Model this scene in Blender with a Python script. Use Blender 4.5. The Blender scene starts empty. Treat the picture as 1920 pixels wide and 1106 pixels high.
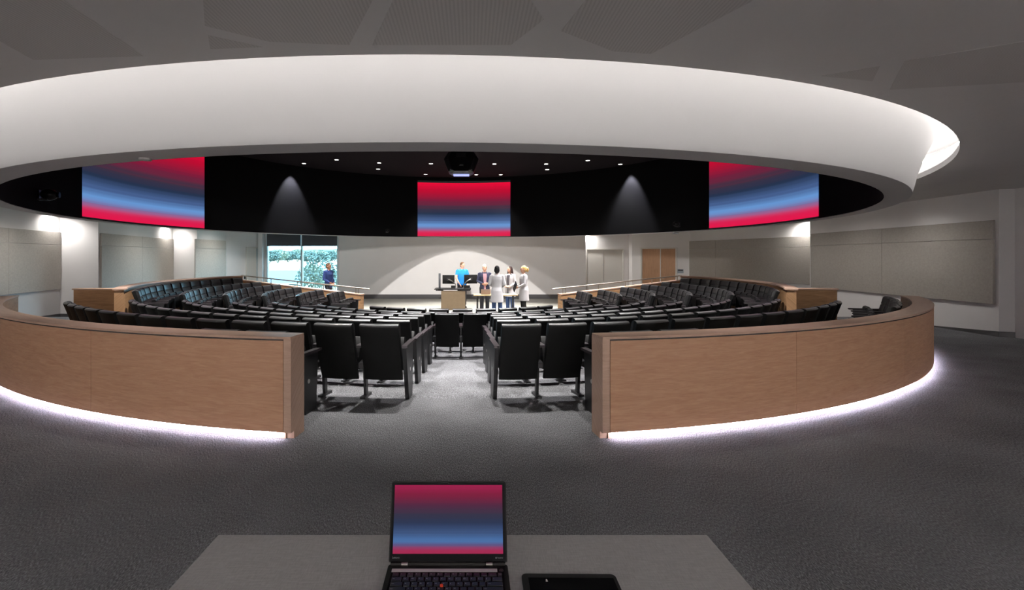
import bpy, bmesh, math, random
from mathutils import Vector, Matrix
random.seed(11)
S = bpy.context.scene
COL = S.collection
PI = math.pi
R = math.radians
F, PX0, HY, EYE = 900.0, 882.0, 483.0, 1.6      # focal length in pixels, principal column, horizon row, eye height
CX, CY = -0.3, 13.9                             # centre of the seating arcs
BX, BY = -0.2, 13.9                             # centre of the curved oak barrier
RX, RY = -0.45, 12.5                            # centre of the round ceiling bulkhead
STAGE = -0.40
CEIL = 2.98


def at(px, py, d):
    return Vector(((px - PX0) * d / F, d, EYE - (py - HY) * d / F))


def on_plane(px, py, z):
    d = F * (EYE - z) / (py - HY)
    return Vector(((px - PX0) * d / F, d, z))


def arc_hit(px, r, cx, cy, far):
    t = (px - PX0) / F
    a = 1 + t * t
    b = -2 * (t * cx + cy)
    c = cx * cx + cy * cy - r * r
    d = (-b + (1 if far else -1) * math.sqrt(max(b * b - 4 * a * c, 0))) / (2 * a)
    return t * d, d


def pol(r, deg, cx=CX, cy=CY):
    return (cx + r * math.sin(R(deg)), cy - r * math.cos(R(deg)))


def lin(c):
    return tuple(((x / 255.0) / 12.92 if x / 255.0 <= 0.04045 else ((x / 255.0 + 0.055) / 1.055) ** 2.4) for x in c[:3]) + (1.0,)


# ------------------------------------------------------------------ materials
def new_mat(name):
    m = bpy.data.materials.new(name)
    m.use_nodes = True
    nt = m.node_tree
    b = nt.nodes['Principled BSDF']
    return m, nt, b


def mat(name, rgb, rough=0.5, metal=0.0, spec=0.5, var=0.0, vscale=6.0, bump=0.0, bscale=200.0, coat=0.0, sheen=0.0):
    """plain procedural surface: a colour with a little noise in it and an optional fine bump"""
    m, nt, b = new_mat(name)
    c = lin(rgb)
    b.inputs['Base Color'].default_value = c
    b.inputs['Roughness'].default_value = rough
    b.inputs['Metallic'].default_value = metal
    b.inputs['Specular IOR Level'].default_value = spec
    b.inputs['Coat Weight'].default_value = coat
    b.inputs['Coat Roughness'].default_value = 0.4
    b.inputs['Sheen Weight'].default_value = sheen
    b.inputs['Sheen Roughness'].default_value = 0.25
    tc = nt.nodes.new('ShaderNodeTexCoord')
    if var > 0:
        n = nt.nodes.new('ShaderNodeTexNoise')
        n.inputs['Scale'].default_value = vscale
        n.inputs['Detail'].default_value = 4
        nt.links.new(tc.outputs['Object'], n.inputs['Vector'])
        r = nt.nodes.new('ShaderNodeValToRGB')
        r.color_ramp.elements[0].position = 0.3
        r.color_ramp.elements[1].position = 0.7
        r.color_ramp.elements[0].color = tuple(x * (1 - var) for x in c[:3]) + (1,)
        r.color_ramp.elements[1].color = tuple(min(1, x * (1 + var)) for x in c[:3]) + (1,)
        nt.links.new(n.outputs['Fac'], r.inputs['Fac'])
        nt.links.new(r.outputs['Color'], b.inputs['Base Color'])
    if bump > 0:
        n2 = nt.nodes.new('ShaderNodeTexNoise')
        n2.inputs['Scale'].default_value = bscale
        n2.inputs['Detail'].default_value = 2
        nt.links.new(tc.outputs['Object'], n2.inputs['Vector'])
        bp = nt.nodes.new('ShaderNodeBump')
        bp.inputs['Strength'].default_value = bump
        bp.inputs['Distance'].default_value = 0.003
        nt.links.new(n2.outputs['Fac'], bp.inputs['Height'])
        nt.links.new(bp.outputs['Normal'], b.inputs['Normal'])
    return m


def emit_mat(name, rgb, strength):
    m, nt, b = new_mat(name)
    b.inputs['Base Color'].default_value = (0, 0, 0, 1)
    b.inputs['Emission Color'].default_value = lin(rgb)
    b.inputs['Emission Strength'].default_value = strength
    return m


def wood_mat(name, dark, light, rough=0.45, scale=1.0, upright=False):
    """oak veneer, grain running along U"""
    m, nt, b = new_mat(name)
    uv = nt.nodes.new('ShaderNodeUVMap')
    mp = nt.nodes.new('ShaderNodeMapping')
    mp.inputs['Scale'].default_value = (0.9 * scale, 9.0 * scale, 1)
    nt.links.new(uv.outputs['UV'], mp.inputs['Vector'])
    n1 = nt.nodes.new('ShaderNodeTexNoise')
    n1.inputs['Scale'].default_value = 2.2
    n1.inputs['Detail'].default_value = 6
    n1.inputs['Roughness'].default_value = 0.62
    n1.inputs['Distortion'].default_value = 1.1
    nt.links.new(mp.outputs['Vector'], n1.inputs['Vector'])
    if upright:
        mp.inputs['Scale'].default_value = (9.0 * scale, 0.9 * scale, 1)
    mp2 = nt.nodes.new('ShaderNodeMapping')
    mp2.inputs['Scale'].default_value = (6 * scale, 160 * scale, 1)
    if upright:
        mp2.inputs['Scale'].default_value = (160 * scale, 6 * scale, 1)
    nt.links.new(uv.outputs['UV'], mp2.inputs['Vector'])
    n2 = nt.nodes.new('ShaderNodeTexNoise')
    n2.inputs['Scale'].default_value = 1.0
    n2.inputs['Detail'].default_value = 3
    nt.links.new(mp2.outputs['Vector'], n2.inputs['Vector'])
    mx = nt.nodes.new('ShaderNodeMix')
    mx.data_type = 'FLOAT'
    mx.inputs[0].default_value = 0.38
    nt.links.new(n1.outputs['Fac'], mx.inputs[2])
    nt.links.new(n2.outputs['Fac'], mx.inputs[3])
    r = nt.nodes.new('ShaderNodeValToRGB')
    r.color_ramp.elements[0].position = 0.33
    r.color_ramp.elements[1].position = 0.68
    r.color_ramp.elements[0].color = lin(dark)
    r.color_ramp.elements[1].color = lin(light)
    nt.links.new(mx.outputs[0], r.inputs['Fac'])
    nt.links.new(r.outputs['Color'], b.inputs['Base Color'])
    b.inputs['Roughness'].default_value = rough
    b.inputs['Specular IOR Level'].default_value = 0.35
    return m


def carpet_mat():
    m, nt, b = new_mat('carpet')
    tc = nt.nodes.new('ShaderNodeTexCoord')
    mp = nt.nodes.new('ShaderNodeMapping')
    mp.inputs['Rotation'].default_value = (0, 0, R(24))
    mp.inputs['Scale'].default_value = (170, 55, 60)
    nt.links.new(tc.outputs['Object'], mp.inputs['Vector'])
    n = nt.nodes.new('ShaderNodeTexNoise')
    n.inputs['Scale'].default_value = 1.0
    n.inputs['Detail'].default_value = 3
    n.inputs['Roughness'].default_value = 0.7
    nt.links.new(mp.outputs['Vector'], n.inputs['Vector'])
    n3 = nt.nodes.new('ShaderNodeTexNoise')
    n3.inputs['Scale'].default_value = 1.3
    n3.inputs['Detail'].default_value = 3
    nt.links.new(tc.outputs['Object'], n3.inputs['Vector'])
    mx = nt.nodes.new('ShaderNodeMix')
    mx.data_type = 'FLOAT'
    mx.inputs[0].default_value = 0.12
    nt.links.new(n.outputs['Fac'], mx.inputs[2])
    nt.links.new(n3.outputs['Fac'], mx.inputs[3])
    r = nt.nodes.new('ShaderNodeValToRGB')
    e = r.color_ramp.elements
    e[0].position, e[0].color = 0.38, lin((51, 51, 53))
    e[1].position, e[1].color = 0.64, lin((150, 150, 154))
    k = e.new(0.5)
    k.color = lin((97, 97, 99))
    nt.links.new(mx.outputs[0], r.inputs['Fac'])
    nt.links.new(r.outputs['Color'], b.inputs['Base Color'])
    b.inputs['Roughness'].default_value = 0.95
    b.inputs['Specular IOR Level'].default_value = 0.1
    bp = nt.nodes.new('ShaderNodeBump')
    bp.inputs['Strength'].default_value = 0.3
    bp.inputs['Distance'].default_value = 0.006
    nt.links.new(n.outputs['Fac'], bp.inputs['Height'])
    nt.links.new(bp.outputs['Normal'], b.inputs['Normal'])
    return m


def screen_mat(name, strength, lo, hi, stops):
    """a projected picture: colour bands stacked over the height of the screen (object Z)"""
    m, nt, b = new_mat(name)
    tc = nt.nodes.new('ShaderNodeTexCoord')
    sp = nt.nodes.new('ShaderNodeSeparateXYZ')
    nt.links.new(tc.outputs['UV'], sp.inputs['Vector'])
    n = nt.nodes.new('ShaderNodeTexNoise')
    n.noise_dimensions = '1D'
    n.inputs['Scale'].default_value = 26
    n.inputs['Detail'].default_value = 3
    nt.links.new(sp.outputs['Y'], n.inputs['W'])
    ma = nt.nodes.new('ShaderNodeMath')
    ma.operation = 'MULTIPLY_ADD'
    ma.inputs[1].default_value = 0.07
    nt.links.new(n.outputs['Fac'], ma.inputs[0])
    ad = nt.nodes.new('ShaderNodeMath')
    ad.operation = 'SUBTRACT'
    ad.inputs[1].default_value = 0.035
    nt.links.new(sp.outputs['Y'], ma.inputs[2])
    nt.links.new(ma.outputs[0], ad.inputs[0])
    r = nt.nodes.new('ShaderNodeValToRGB')
    e = r.color_ramp.elements
    e[0].position, e[0].color = stops[0][0], lin(stops[0][1])
    e[1].position, e[1].color = stops[-1][0], lin(stops[-1][1])
    for p, c in stops[1:-1]:
        k = e.new(p)
        k.color = lin(c)
    nt.links.new(ad.outputs[0], r.inputs['Fac'])
    b.inputs['Base Color'].default_value = (0.004, 0.004, 0.004, 1)
    nt.links.new(r.outputs['Color'], b.inputs['Emission Color'])
    b.inputs['Emission Strength'].default_value = strength
    b.inputs['Roughness'].default_value = 0.7
    b.inputs['Specular IOR Level'].default_value = 0.0
    return m


def glass_mat(name, tint):
    m, nt, b = new_mat(name)
    nt.nodes.remove(b)
    out = nt.nodes['Material Output']
    tr = nt.nodes.new('ShaderNodeBsdfTransparent')
    tr.inputs['Color'].default_value = tint
    gl = nt.nodes.new('ShaderNodeBsdfGlossy')
    gl.inputs['Roughness'].default_value = 0.02
    fr = nt.nodes.new('ShaderNodeFresnel')
    fr.inputs['IOR'].default_value = 1.3
    mx = nt.nodes.new('ShaderNodeMixShader')
    nt.links.new(fr.outputs[0], mx.inputs[0])
    nt.links.new(tr.outputs[0], mx.inputs[1])
    nt.links.new(gl.outputs[0], mx.inputs[2])
    nt.links.new(mx.outputs[0], out.inputs['Surface'])
    return m


def weave_mat(name, rgb, var=0.12, scale=240.0):
    """woven fabric or linen laminate: two crossed sets of fine threads"""
    m, nt, b = new_mat(name)
    tc = nt.nodes.new('ShaderNodeTexCoord')
    outs = []
    for sc in ((scale * 0.12, scale, scale * 0.12), (scale, scale * 0.12, scale)):
        mp = nt.nodes.new('ShaderNodeMapping')
        mp.inputs['Scale'].default_value = sc
        nt.links.new(tc.outputs['Object'], mp.inputs['Vector'])
        n = nt.nodes.new('ShaderNodeTexNoise')
        n.inputs['Scale'].default_value = 1.0
        n.inputs['Detail'].default_value = 2
        nt.links.new(mp.outputs['Vector'], n.inputs['Vector'])
        outs.append(n)
    mx = nt.nodes.new('ShaderNodeMix')
    mx.data_type = 'FLOAT'
    mx.inputs[0].default_value = 0.5
    nt.links.new(outs[0].outputs['Fac'], mx.inputs[2])
    nt.links.new(outs[1].outputs['Fac'], mx.inputs[3])
    r = nt.nodes.new('ShaderNodeValToRGB')
    c = lin(rgb)
    r.color_ramp.elements[0].position = 0.35
    r.color_ramp.elements[1].position = 0.65
    r.color_ramp.elements[0].color = tuple(x * (1 - var) for x in c[:3]) + (1,)
    r.color_ramp.elements[1].color = tuple(min(1, x * (1 + var)) for x in c[:3]) + (1,)
    nt.links.new(mx.outputs[0], r.inputs['Fac'])
    nt.links.new(r.outputs['Color'], b.inputs['Base Color'])
    b.inputs['Roughness'].default_value = 0.8
    b.inputs['Specular IOR Level'].default_value = 0.25
    return m


def perf_mat(name, rgb):
    """perforated ceiling board: rows of fine dark slots"""
    m, nt, b = new_mat(name)
    tc = nt.nodes.new('ShaderNodeTexCoord')
    w = nt.nodes.new('ShaderNodeTexWave')
    w.inputs['Scale'].default_value = 14.0
    w.inputs['Distortion'].default_value = 0.0
    nt.links.new(tc.outputs['Object'], w.inputs['Vector'])
    r = nt.nodes.new('ShaderNodeValToRGB')
    c = lin(rgb)
    r.color_ramp.elements[0].position = 0.25
    r.color_ramp.elements[0].color = tuple(x * 0.88 for x in c[:3]) + (1,)
    r.color_ramp.elements[1].position = 0.6
    r.color_ramp.elements[1].color = c
    nt.links.new(w.outputs['Color'], r.inputs['Fac'])
    nt.links.new(r.outputs['Color'], b.inputs['Base Color'])
    b.inputs['Roughness'].default_value = 0.9
    return m


M = {
    'carpet': carpet_mat(),
    'vinyl': mat('stage_vinyl', (152, 150, 142), 0.45, var=0.06, vscale=3),
    'wall': mat('wall_paint', (230, 227, 226), 0.8, var=0.015, vscale=2),
    'ceiling': mat('ceiling_paint', (210, 207, 204), 0.9, var=0.02, vscale=1.5),
    'plaster': mat('bulkhead_plaster', (206, 204, 203), 0.75),
    'perf': perf_mat('perforated_board', (200, 196, 192)),
    'black_paint': mat('black_paint', (8, 8, 9), 0.9, spec=0.04),
    'drum_top': mat('drum_ceiling_paint', (24, 21, 24), 0.9, spec=0.05),
    'oak': wood_mat('oak_veneer', (182, 134, 104), (210, 167, 134), 0.5, 1.6),
    'oak_cap': wood_mat('oak_cap', (196, 160, 138), (218, 186, 164), 0.42, 1.6),
    'oak_door': wood_mat('oak_door', (156, 116, 84), (184, 142, 108), 0.5, 1.0, True),
    'oak_side': wood_mat('oak_side_barrier', (156, 116, 80), (200, 158, 116)),
    'reveal': mat('reveal_shadow_gap', (30, 22, 18), 0.8),
    'base': mat('rubber_base', (66, 65, 66), 0.6),
    'felt': weave_mat('panel_fabric', (188, 182, 174), 0.10, 220),
    'felt2': weave_mat('panel_fabric_taupe', (158, 152, 145), 0.10, 220),
    'leather': mat('black_leather', (13, 13, 15), 0.5, spec=0.45, bump=0.15, bscale=120),
    'shell': mat('black_shell', (10, 10, 10), 0.6, spec=0.12),
    'roll': mat('glossy_top_roll', (26, 25, 26), 0.4, spec=1.0, coat=0.8),
    'seat_pad': mat('seat_pad', (14, 13, 14), 0.6, spec=0.25),
    'metal_black': mat('black_metal', (24, 24, 26), 0.4, spec=0.5),
    'arm': mat('dark_arm_cap', (44, 38, 41), 0.45),
    'chrome': mat('brushed_steel', (190, 188, 184), 0.3, metal=1.0),
    'rail': mat('satin_steel', (200, 192, 180), 0.38, metal=1.0),
    'white_frame': mat('white_frame', (216, 212, 206), 0.5),
    'alu': mat('window_aluminium', (206, 218, 222), 0.4),
    'blind': mat('blind_fabric', (44, 48, 54), 0.85),
    'glass': glass_mat('window_glass', (0.86, 0.97, 0.98, 1)),
    'laminate': weave_mat('table_laminate', (188, 186, 185), 0.12, 300),
    'lap_black': mat('laptop_black', (22, 21, 20), 0.6, spec=0.08, bump=0.05),
    'lap_dark': mat('laptop_bezel', (8, 8, 9), 0.5, spec=0.01),
    'key': mat('key_black', (22, 22, 24), 0.28, spec=0.6),
    'print': mat('grey_print', (150, 150, 152), 0.6),
    'key_print': mat('key_legend', (205, 205, 208), 0.6),
    'speaker_grey': mat('speaker_strip', (236, 230, 228), 0.5),
    'red': mat('pointer_red', (225, 70, 30), 0.6),
    'tablet': mat('tablet_glass', (12, 11, 11), 0.3, spec=0.12),
    'led': emit_mat('led_white', (234, 230, 255), 96.0),
    'cove_led': emit_mat('cove_led', (255, 251, 248), 36.0),
    'lamp': emit_mat('downlight_lens', (255, 250, 240), 9.0),
    'lens_glow': emit_mat('projector_glow', (170, 180, 255), 1.2),
    'putty': mat('lectern_laminate', (146, 126, 102), 0.55, var=0.05, vscale=8),
    'monitor': mat('monitor_back', (18, 17, 17), 0.6, spec=0.15),
    'birch': wood_mat('birch_top', (206, 176, 132), (226, 200, 158), 0.4),
    'silver': mat('silver_lid', (196, 176, 168), 0.35, metal=0.6),
    'grey_column': mat('column_grey', (58, 60, 66), 0.5),
    'plate': mat('touch_plate', (150, 158, 168), 0.4),
}
BANDS = [(0.0, (232, 18, 72)), (0.07, (222, 34, 84)), (0.135, (128, 110, 160)), (0.2, (104, 152, 212)), (0.3, (72, 98, 146)), (0.42, (38, 52, 78)),
         (0.52, (62, 50, 68)), (0.66, (122, 30, 60)), (0.84, (190, 12, 50)), (1.0, (236, 10, 58))]
LBANDS = [(0.0, (176, 36, 82)), (0.06, (170, 40, 86)), (0.12, (96, 86, 136)), (0.18, (76, 118, 176)), (0.3, (60, 86, 132)), (0.44, (38, 52, 84)),
          (0.56, (50, 48, 72)), (0.7, (84, 34, 66)), (0.86, (134, 18, 60)), (1.0, (166, 20, 78))]
M['screen'] = screen_mat('projected_bands', 0.95, 0, 1, BANDS)
M['lap_screen'] = screen_mat('laptop_bands', 0.85, 0, 1, LBANDS)


# ------------------------------------------------------------------ mesh helpers
class MB:
    def __init__(self):
        self.v, self.f, self.m, self.uv = [], [], [], {}

    def add(self, verts, faces, mi=0, uvs=None, M4=None):
        o = len(self.v)
        for i, p in enumerate(verts):
            p = Vector(p)
            self.v.append(M4 @ p if M4 is not None else p)
            if uvs:
                self.uv[o + i] = uvs[i]
        for f in faces:
            self.f.append([o + i for i in f])
            self.m.append(mi)
        return self

    def box(self, c, s, rz=0.0, mi=0, M4=None):
        x, y, z = s[0] / 2, s[1] / 2, s[2] / 2
        ca, sa = math.cos(rz), math.sin(rz)
        vs = []
        for dx in (-x, x):
            for dy in (-y, y):
                for dz in (-z, z):
                    vs.append((c[0] + dx * ca - dy * sa, c[1] + dx * sa + dy * ca, c[2] + dz))
        return self.add(vs, [(0, 1, 3, 2), (4, 6, 7, 5), (0, 4, 5, 1), (2, 3, 7, 6), (0, 2, 6, 4), (1, 5, 7, 3)], mi, None, M4)

    def prism(self, poly, fn, a, b, mi=0):
        """poly: 2-D points; fn(u, v, w) -> point; extruded from w=a to w=b"""
        n = len(poly)
        vs = [fn(u, v, a) for u, v in poly] + [fn(u, v, b) for u, v in poly]
        fs = [tuple(range(n - 1, -1, -1)), tuple(range(n, 2 * n))] + [(i, (i + 1) % n, n + (i + 1) % n, n + i) for i in range(n)]
        return self.add(vs, fs, mi)

    def sections(self, rings, mi=0, closed=True, cap=True):
        """rings: list of equally long point lists, lofted one to the next"""
        n = len(rings[0])
        vs = [p for r in rings for p in r]
        fs = []
        for k in range(len(rings) - 1):
            for i in range(n if closed else n - 1):
                j = (i + 1) % n
                fs.append((k * n + i, k * n + j, (k + 1) * n + j, (k + 1) * n + i))
        if cap:
            fs.append(tuple(range(n - 1, -1, -1)))
            fs.append(tuple(range((len(rings) - 1) * n, len(rings) * n)))
        return self.add(vs, fs, mi)

    def tube(self, pts, rad, seg=10, mi=0, cap=True):
        pts = [Vector(p) for p in pts]
        if not isinstance(rad, (list, tuple)):
            rad = [rad] * len(pts)
        rings = []
        up = None
        for i, p in enumerate(pts):
            t = (pts[min(i + 1, len(pts) - 1)] - pts[max(i - 1, 0)]).normalized()
            if up is None:
                up = Vector((0, 0, 1)) if abs(t.z) < 0.9 else Vector((0, 1, 0))
            s = t.cross(up).normalized()
            up = s.cross(t).normalized()
            r = rad[i]
            rx, ry = r if isinstance(r, tuple) else (r, r)
            rings.append([p + s * (rx * math.cos(2 * PI * k / seg)) + up * (ry * math.sin(2 * PI * k / seg)) for k in range(seg)])
        return self.sections(rings, mi, True, cap)

    def ball(self, c, r, seg=16, ring=10, rot=None, mi=0):
        rx, ry, rz = r if isinstance(r, (list, tuple)) else (r, r, r)
        c = Vector(c)
        vs, fs = [], []
        for j in range(ring + 1):
            th = PI * j / ring
            for i in range(seg):
                a = 2 * PI * i / seg
                p = Vector((rx * math.sin(th) * math.cos(a), ry * math.sin(th) * math.sin(a), rz * math.cos(th)))
                vs.append(c + (rot @ p if rot is not None else p))
        for j in range(ring):
            for i in range(seg):
                k = (i + 1) % seg
                fs.append((j * seg + i, (j + 1) * seg + i, (j + 1) * seg + k, j * seg + k))
        return self.add(vs, fs, mi)

    def cyl(self, c, r, h, seg=20, mi=0, axis='z', r2=None):
        c = Vector(c)
        r2 = r if r2 is None else r2
        d = {'x': Vector((1, 0, 0)), 'y': Vector((0, 1, 0)), 'z': Vector((0, 0, 1))}[axis]
        return self.tube([c - d * h / 2, c + d * h / 2], [r, r2], seg, mi)

    def sweep(self, prof, cx, cy, a0, a1, n, mi=0, cap=True):
        """closed (r, z) outline swept about a vertical axis from a0 to a1 degrees (0 = towards the camera, + = +X)"""
        full = abs(a1 - a0) >= 359.99
        k = len(prof)
        steps = n if full else n + 1
        vs, uv, fs = [], [], []
        for i in range(steps):
            a = R(a0 + (a1 - a0) * i / n)
            for r, z in prof:
                vs.append((cx + r * math.sin(a), cy - r * math.cos(a), z))
                uv.append((prof[0][0] * a, z + r))
        for i in range(n):
            i2 = (i + 1) % steps
            for j in range(k):
                j2 = (j + 1) % k
                fs.append((i * k + j, i2 * k + j, i2 * k + j2, i * k + j2))
        if cap and not full:
            fs.append(tuple(range(k)))
            fs.append(tuple(reversed(range((steps - 1) * k, steps * k))))
        return self.add(vs, fs, mi, uv)

    def mesh(self, name, mats, smooth=None, weld=0.0):
        me = bpy.data.meshes.new(name)
        bm = bmesh.new()
        vs = [bm.verts.new(p) for p in self.v]
        bm.verts.index_update()
        uvl = bm.loops.layers.uv.new('UVMap')
        for f, mi in zip(self.f, self.m):
            try:
                bf = bm.faces.new([vs[i] for i in f])
            except ValueError:
                continue
            bf.material_index = mi
        bmesh.ops.recalc_face_normals(bm, faces=bm.faces[:])
        bm.normal_update()
        for bf in bm.faces:
            nrm = bf.normal
            ax = max(range(3), key=lambda i: abs(nrm[i]))
            for lp in bf.loops:
                u = self.uv.get(lp.vert.index)
                if u is None:
                    p = lp.vert.co
                    u = (p.y, p.z) if ax == 0 else (p.x, p.z) if ax == 1 else (p.x, p.y)
                lp[uvl].uv = u
        if weld > 0:
            bmesh.ops.remove_doubles(bm, verts=bm.verts[:], dist=weld)
        bm.to_mesh(me)
        bm.free()
        for m in mats if isinstance(mats, (list, tuple)) else [mats]:
            me.materials.append(m)
        if smooth is not None:
            me.polygons.foreach_set('use_smooth', [True] * len(me.polygons))
            me.set_sharp_from_angle(angle=R(smooth))
        return me

    def build(self, name, mats, parent=None, smooth=None, bevel=0.0, weld=0.0):
        o = bpy.data.objects.new(name, self.mesh(name, mats, smooth, weld))
        COL.objects.link(o)
        if parent is not None:
            o.parent = parent
        if bevel > 0:
            b = o.modifiers.new('soft_edges', 'BEVEL')
            b.width = bevel
            b.segments = 2
            b.limit_method = 'ANGLE'
        return o


def tag(o, label=None, cat=None, group=None, kind=None):
    if label:
        o['label'] = label
    if cat:
        o['category'] = cat
    if group:
        o['group'] = group
    if kind:
        o['kind'] = kind
    return o


def thing(name, label, cat, loc=(0, 0, 0), rz=0.0, group=None):
    o = bpy.data.objects.new(name, None)
    o.empty_display_size = 0.1
    COL.objects.link(o)
    o.location = loc
    o.rotation_euler = (0, 0, rz)
    return tag(o, label, cat, group)


def structure(mb, name, mats, **kw):
    return tag(mb.build(name, mats, **kw), kind='structure')


def text_mesh(body, size, depth=0.0003, align='LEFT'):
    cu = bpy.data.curves.new('lettering', 'FONT')
    cu.body = body
    cu.size = size
    cu.extrude = depth
    cu.align_x = align
    o = bpy.data.objects.new('lettering', cu)
    COL.objects.link(o)
    bpy.context.view_layer.update()
    me = bpy.data.meshes.new_from_object(o.evaluated_get(bpy.context.evaluated_depsgraph_get()))
    bpy.data.objects.remove(o)
    bpy.data.curves.remove(cu)
    return me


def remeshed(mb, name, mats, voxel, parent, smooth_it=6, kidscale=None):
    """close a set of overlapping solids into one continuous skin"""
    me = mb.mesh(name, mats)
    o = bpy.data.objects.new(name, me)
    COL.objects.link(o)
    r = o.modifiers.new('skin', 'REMESH')
    r.mode = 'VOXEL'
    r.voxel_size = voxel
    s = o.modifiers.new('soft', 'SMOOTH')
    s.factor = 0.5
    s.iterations = smooth_it
    bpy.context.view_layer.update()
    out = bpy.data.meshes.new_from_object(o.evaluated_get(bpy.context.evaluated_depsgraph_get()))
    bpy.data.objects.remove(o)
    out.name = name
    out.materials.clear()
    for m in mats if isinstance(mats, (list, tuple)) else [mats]:
        out.materials.append(m)
    out.polygons.foreach_set('use_smooth', [True] * len(out.polygons))
    n = bpy.data.objects.new(name, out)
    COL.objects.link(n)
    n.parent = parent
    return n


def smoothstep(x):
    x = max(0.0, min(1.0, x))
    return x * x * (3 - 2 * x)


def interp(x, xs, ys):
    if x <= xs[0]:
        return ys[0]
    for i in range(len(xs) - 1):
        if x <= xs[i + 1]:
            t = (x - xs[i]) / (xs[i + 1] - xs[i])
            return ys[i] + (ys[i + 1] - ys[i]) * t
    return ys[-1]


def wall_line(x):
    return 14.98 + (abs(x - CX) - 3.65) * 0.389


def floor_z(x, y):
    dx, dy = x - CX, CY - y
    r = math.hypot(dx, dy)
    th = abs(math.degrees(math.atan2(dx, dy)))
    behind = y > wall_line(x) + 0.1
    if behind:
        if r < 8.3:
            return STAGE
        return STAGE * smoothstep((y - 12.5) / 4.0)
    if r > 8.35:
        return 0.0 if y < 13 else STAGE * smoothstep((y - 12.5) / 4.0)
    zn = max(STAGE, min(0.0, -(8.42 - r) / 12.0))
    zs = interp(r, [2.5, 3.375, 4.125, 4.925, 5.755, 6.605, 7.425, 8.35], [STAGE, -0.295, -0.275, -0.205, -0.14, -0.085, 0.04, 0.04])
    t0 = 53 + (7.85 - r) * 0.8
    t1 = 58.3 + (7.85 - r) * 1.6
    w = smoothstep((th - t0) / (t1 - t0))
    return zn + (zs - zn) * w


# ------------------------------------------------------------------ the setting
def build_floor():
    x0, x1, y0, y1, st = -13.5, 13.0, -4.6, 25.4, 0.2
    nx, ny = int((x1 - x0) / st) + 1, int((y1 - y0) / st) + 1
    a, b = MB(), MB()
    vs = [(x0 + i * st, y0 + j * st, floor_z(x0 + i * st, y0 + j * st)) for j in range(ny) for i in range(nx)]
    fa, fb = [], []
    for j in range(ny - 1):
        for i in range(nx - 1):
            x, y = x0 + (i + .5) * st, y0 + (j + .5) * st
            q = (j * nx + i, j * nx + i + 1, (j + 1) * nx + i + 1, (j + 1) * nx + i)
            r = math.hypot(x - CX, y - CY)
            stage = (y > wall_line(x) and r < 9.0 and y > 11.2) or r < 2.2 or (y > 18.5)
            (fb if stage else fa).append(q)
    for mb, fs in ((a, fa), (b, fb)):
        used = sorted({i for f in fs for i in f})
        mp = {k: n for n, k in enumerate(used)}
        mb.add([vs[i] for i in used], [tuple(mp[i] for i in f) for f in fs])
    structure(a, 'floor', M['carpet'], smooth=40)
    structure(b, 'floor_stage', M['vinyl'], smooth=40)


build_floor()

# ceiling with its round opening
mb = MB()
n = 180
inn, out = [], []
for i in range(n):
    a = 2 * PI * i / n
    dx, dy = math.sin(a), -math.cos(a)
    inn.append((RX + 9.24 * dx, RY + 9.24 * dy, CEIL))
    k = min((13.6 if dx > 0 else 13.2) / max(abs(dx), 1e-6), (13.1 if dy > 0 else 17.2) / max(abs(dy), 1e-6))
    out.append((RX + k * dx, RY + k * dy, CEIL))
corner = [(-13.65, -4.7), (13.15, -4.7), (13.15, 25.6), (-13.65, 25.6)]
mb.add(inn + out, [(i, (i + 1) % n, n + (i + 1) % n, n + i) for i in range(n)])
structure(mb, 'ceiling', M['ceiling'])
mb = MB()
for cxy in corner:      # the four far corners the fan of faces leaves open
    mb.box((cxy[0], cxy[1], CEIL + 0.06), (8, 8, 0.1))
structure(mb, 'ceiling_corners', M['ceiling'])

# the lit cove above the opening: upstand, shelf, back wall, lid
mb = MB()
mb.sweep([(9.24, CEIL), (9.24, CEIL + 0.085), (9.95, CEIL + 0.085), (9.95, CEIL + 0.66), (8.8, CEIL + 0.66), (8.8, CEIL + 0.70), (10.0, CEIL + 0.70), (10.0, CEIL + 0.02), (9.26, CEIL + 0.02)], RX, RY, 0, 360, 180)
structure(mb, 'ceiling_cove', M['plaster'], smooth=40)
mb = MB()
mb.sweep([(9.44, CEIL + 0.355), (9.44, CEIL + 0.385), (9.47, CEIL + 0.385), (9.47, CEIL + 0.355)], RX, RY, 0, 360, 120)
cl = mb.build('cove_light_strip', M['cove_led'])
tag(cl, 'glowing white light strip hidden in the cove around the round ceiling bulkhead', 'light strip')

# the big round bulkhead
prof = [(8.5, 2.486), (8.78, 2.486), (8.80, 2.49), (8.825, 2.60), (8.855, 2.75), (8.90, 2.90), (8.95, 3.05), (9.02, 3.2), (9.07, 3.34), (9.07, 3.40), (8.62, 3.40), (8.52, 3.3), (8.515, 2.5)]
mb = MB()
mb.sweep(prof, RX, RY, 0, 360, 200)
structure(mb, 'ceiling_bulkhead', M['plaster'], smooth=30)
# black drum inside it
mb = MB()
mb.sweep([(8.498, 2.50), (8.498, 5.12), (8.6, 5.12), (8.6, 3.42), (8.61, 3.40), (8.514, 3.40), (8.514, 2.50)], RX, RY, 0, 360, 160)
structure(mb, 'wall_drum', M['black_paint'], smooth=30)
mb = MB()
mb.add([(RX + 8.58 * math.sin(2 * PI * i / 96), RY - 8.58 * math.cos(2 * PI * i / 96), z) for z in (5.10, 5.2) for i in range(96)],
       [tuple(range(96)), tuple(range(96, 192))] + [(i, (i + 1) % 96, 96 + (i + 1) % 96, 96 + i) for i in range(96)])
structure(mb, 'ceiling_drum', M['drum_top'])


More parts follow.
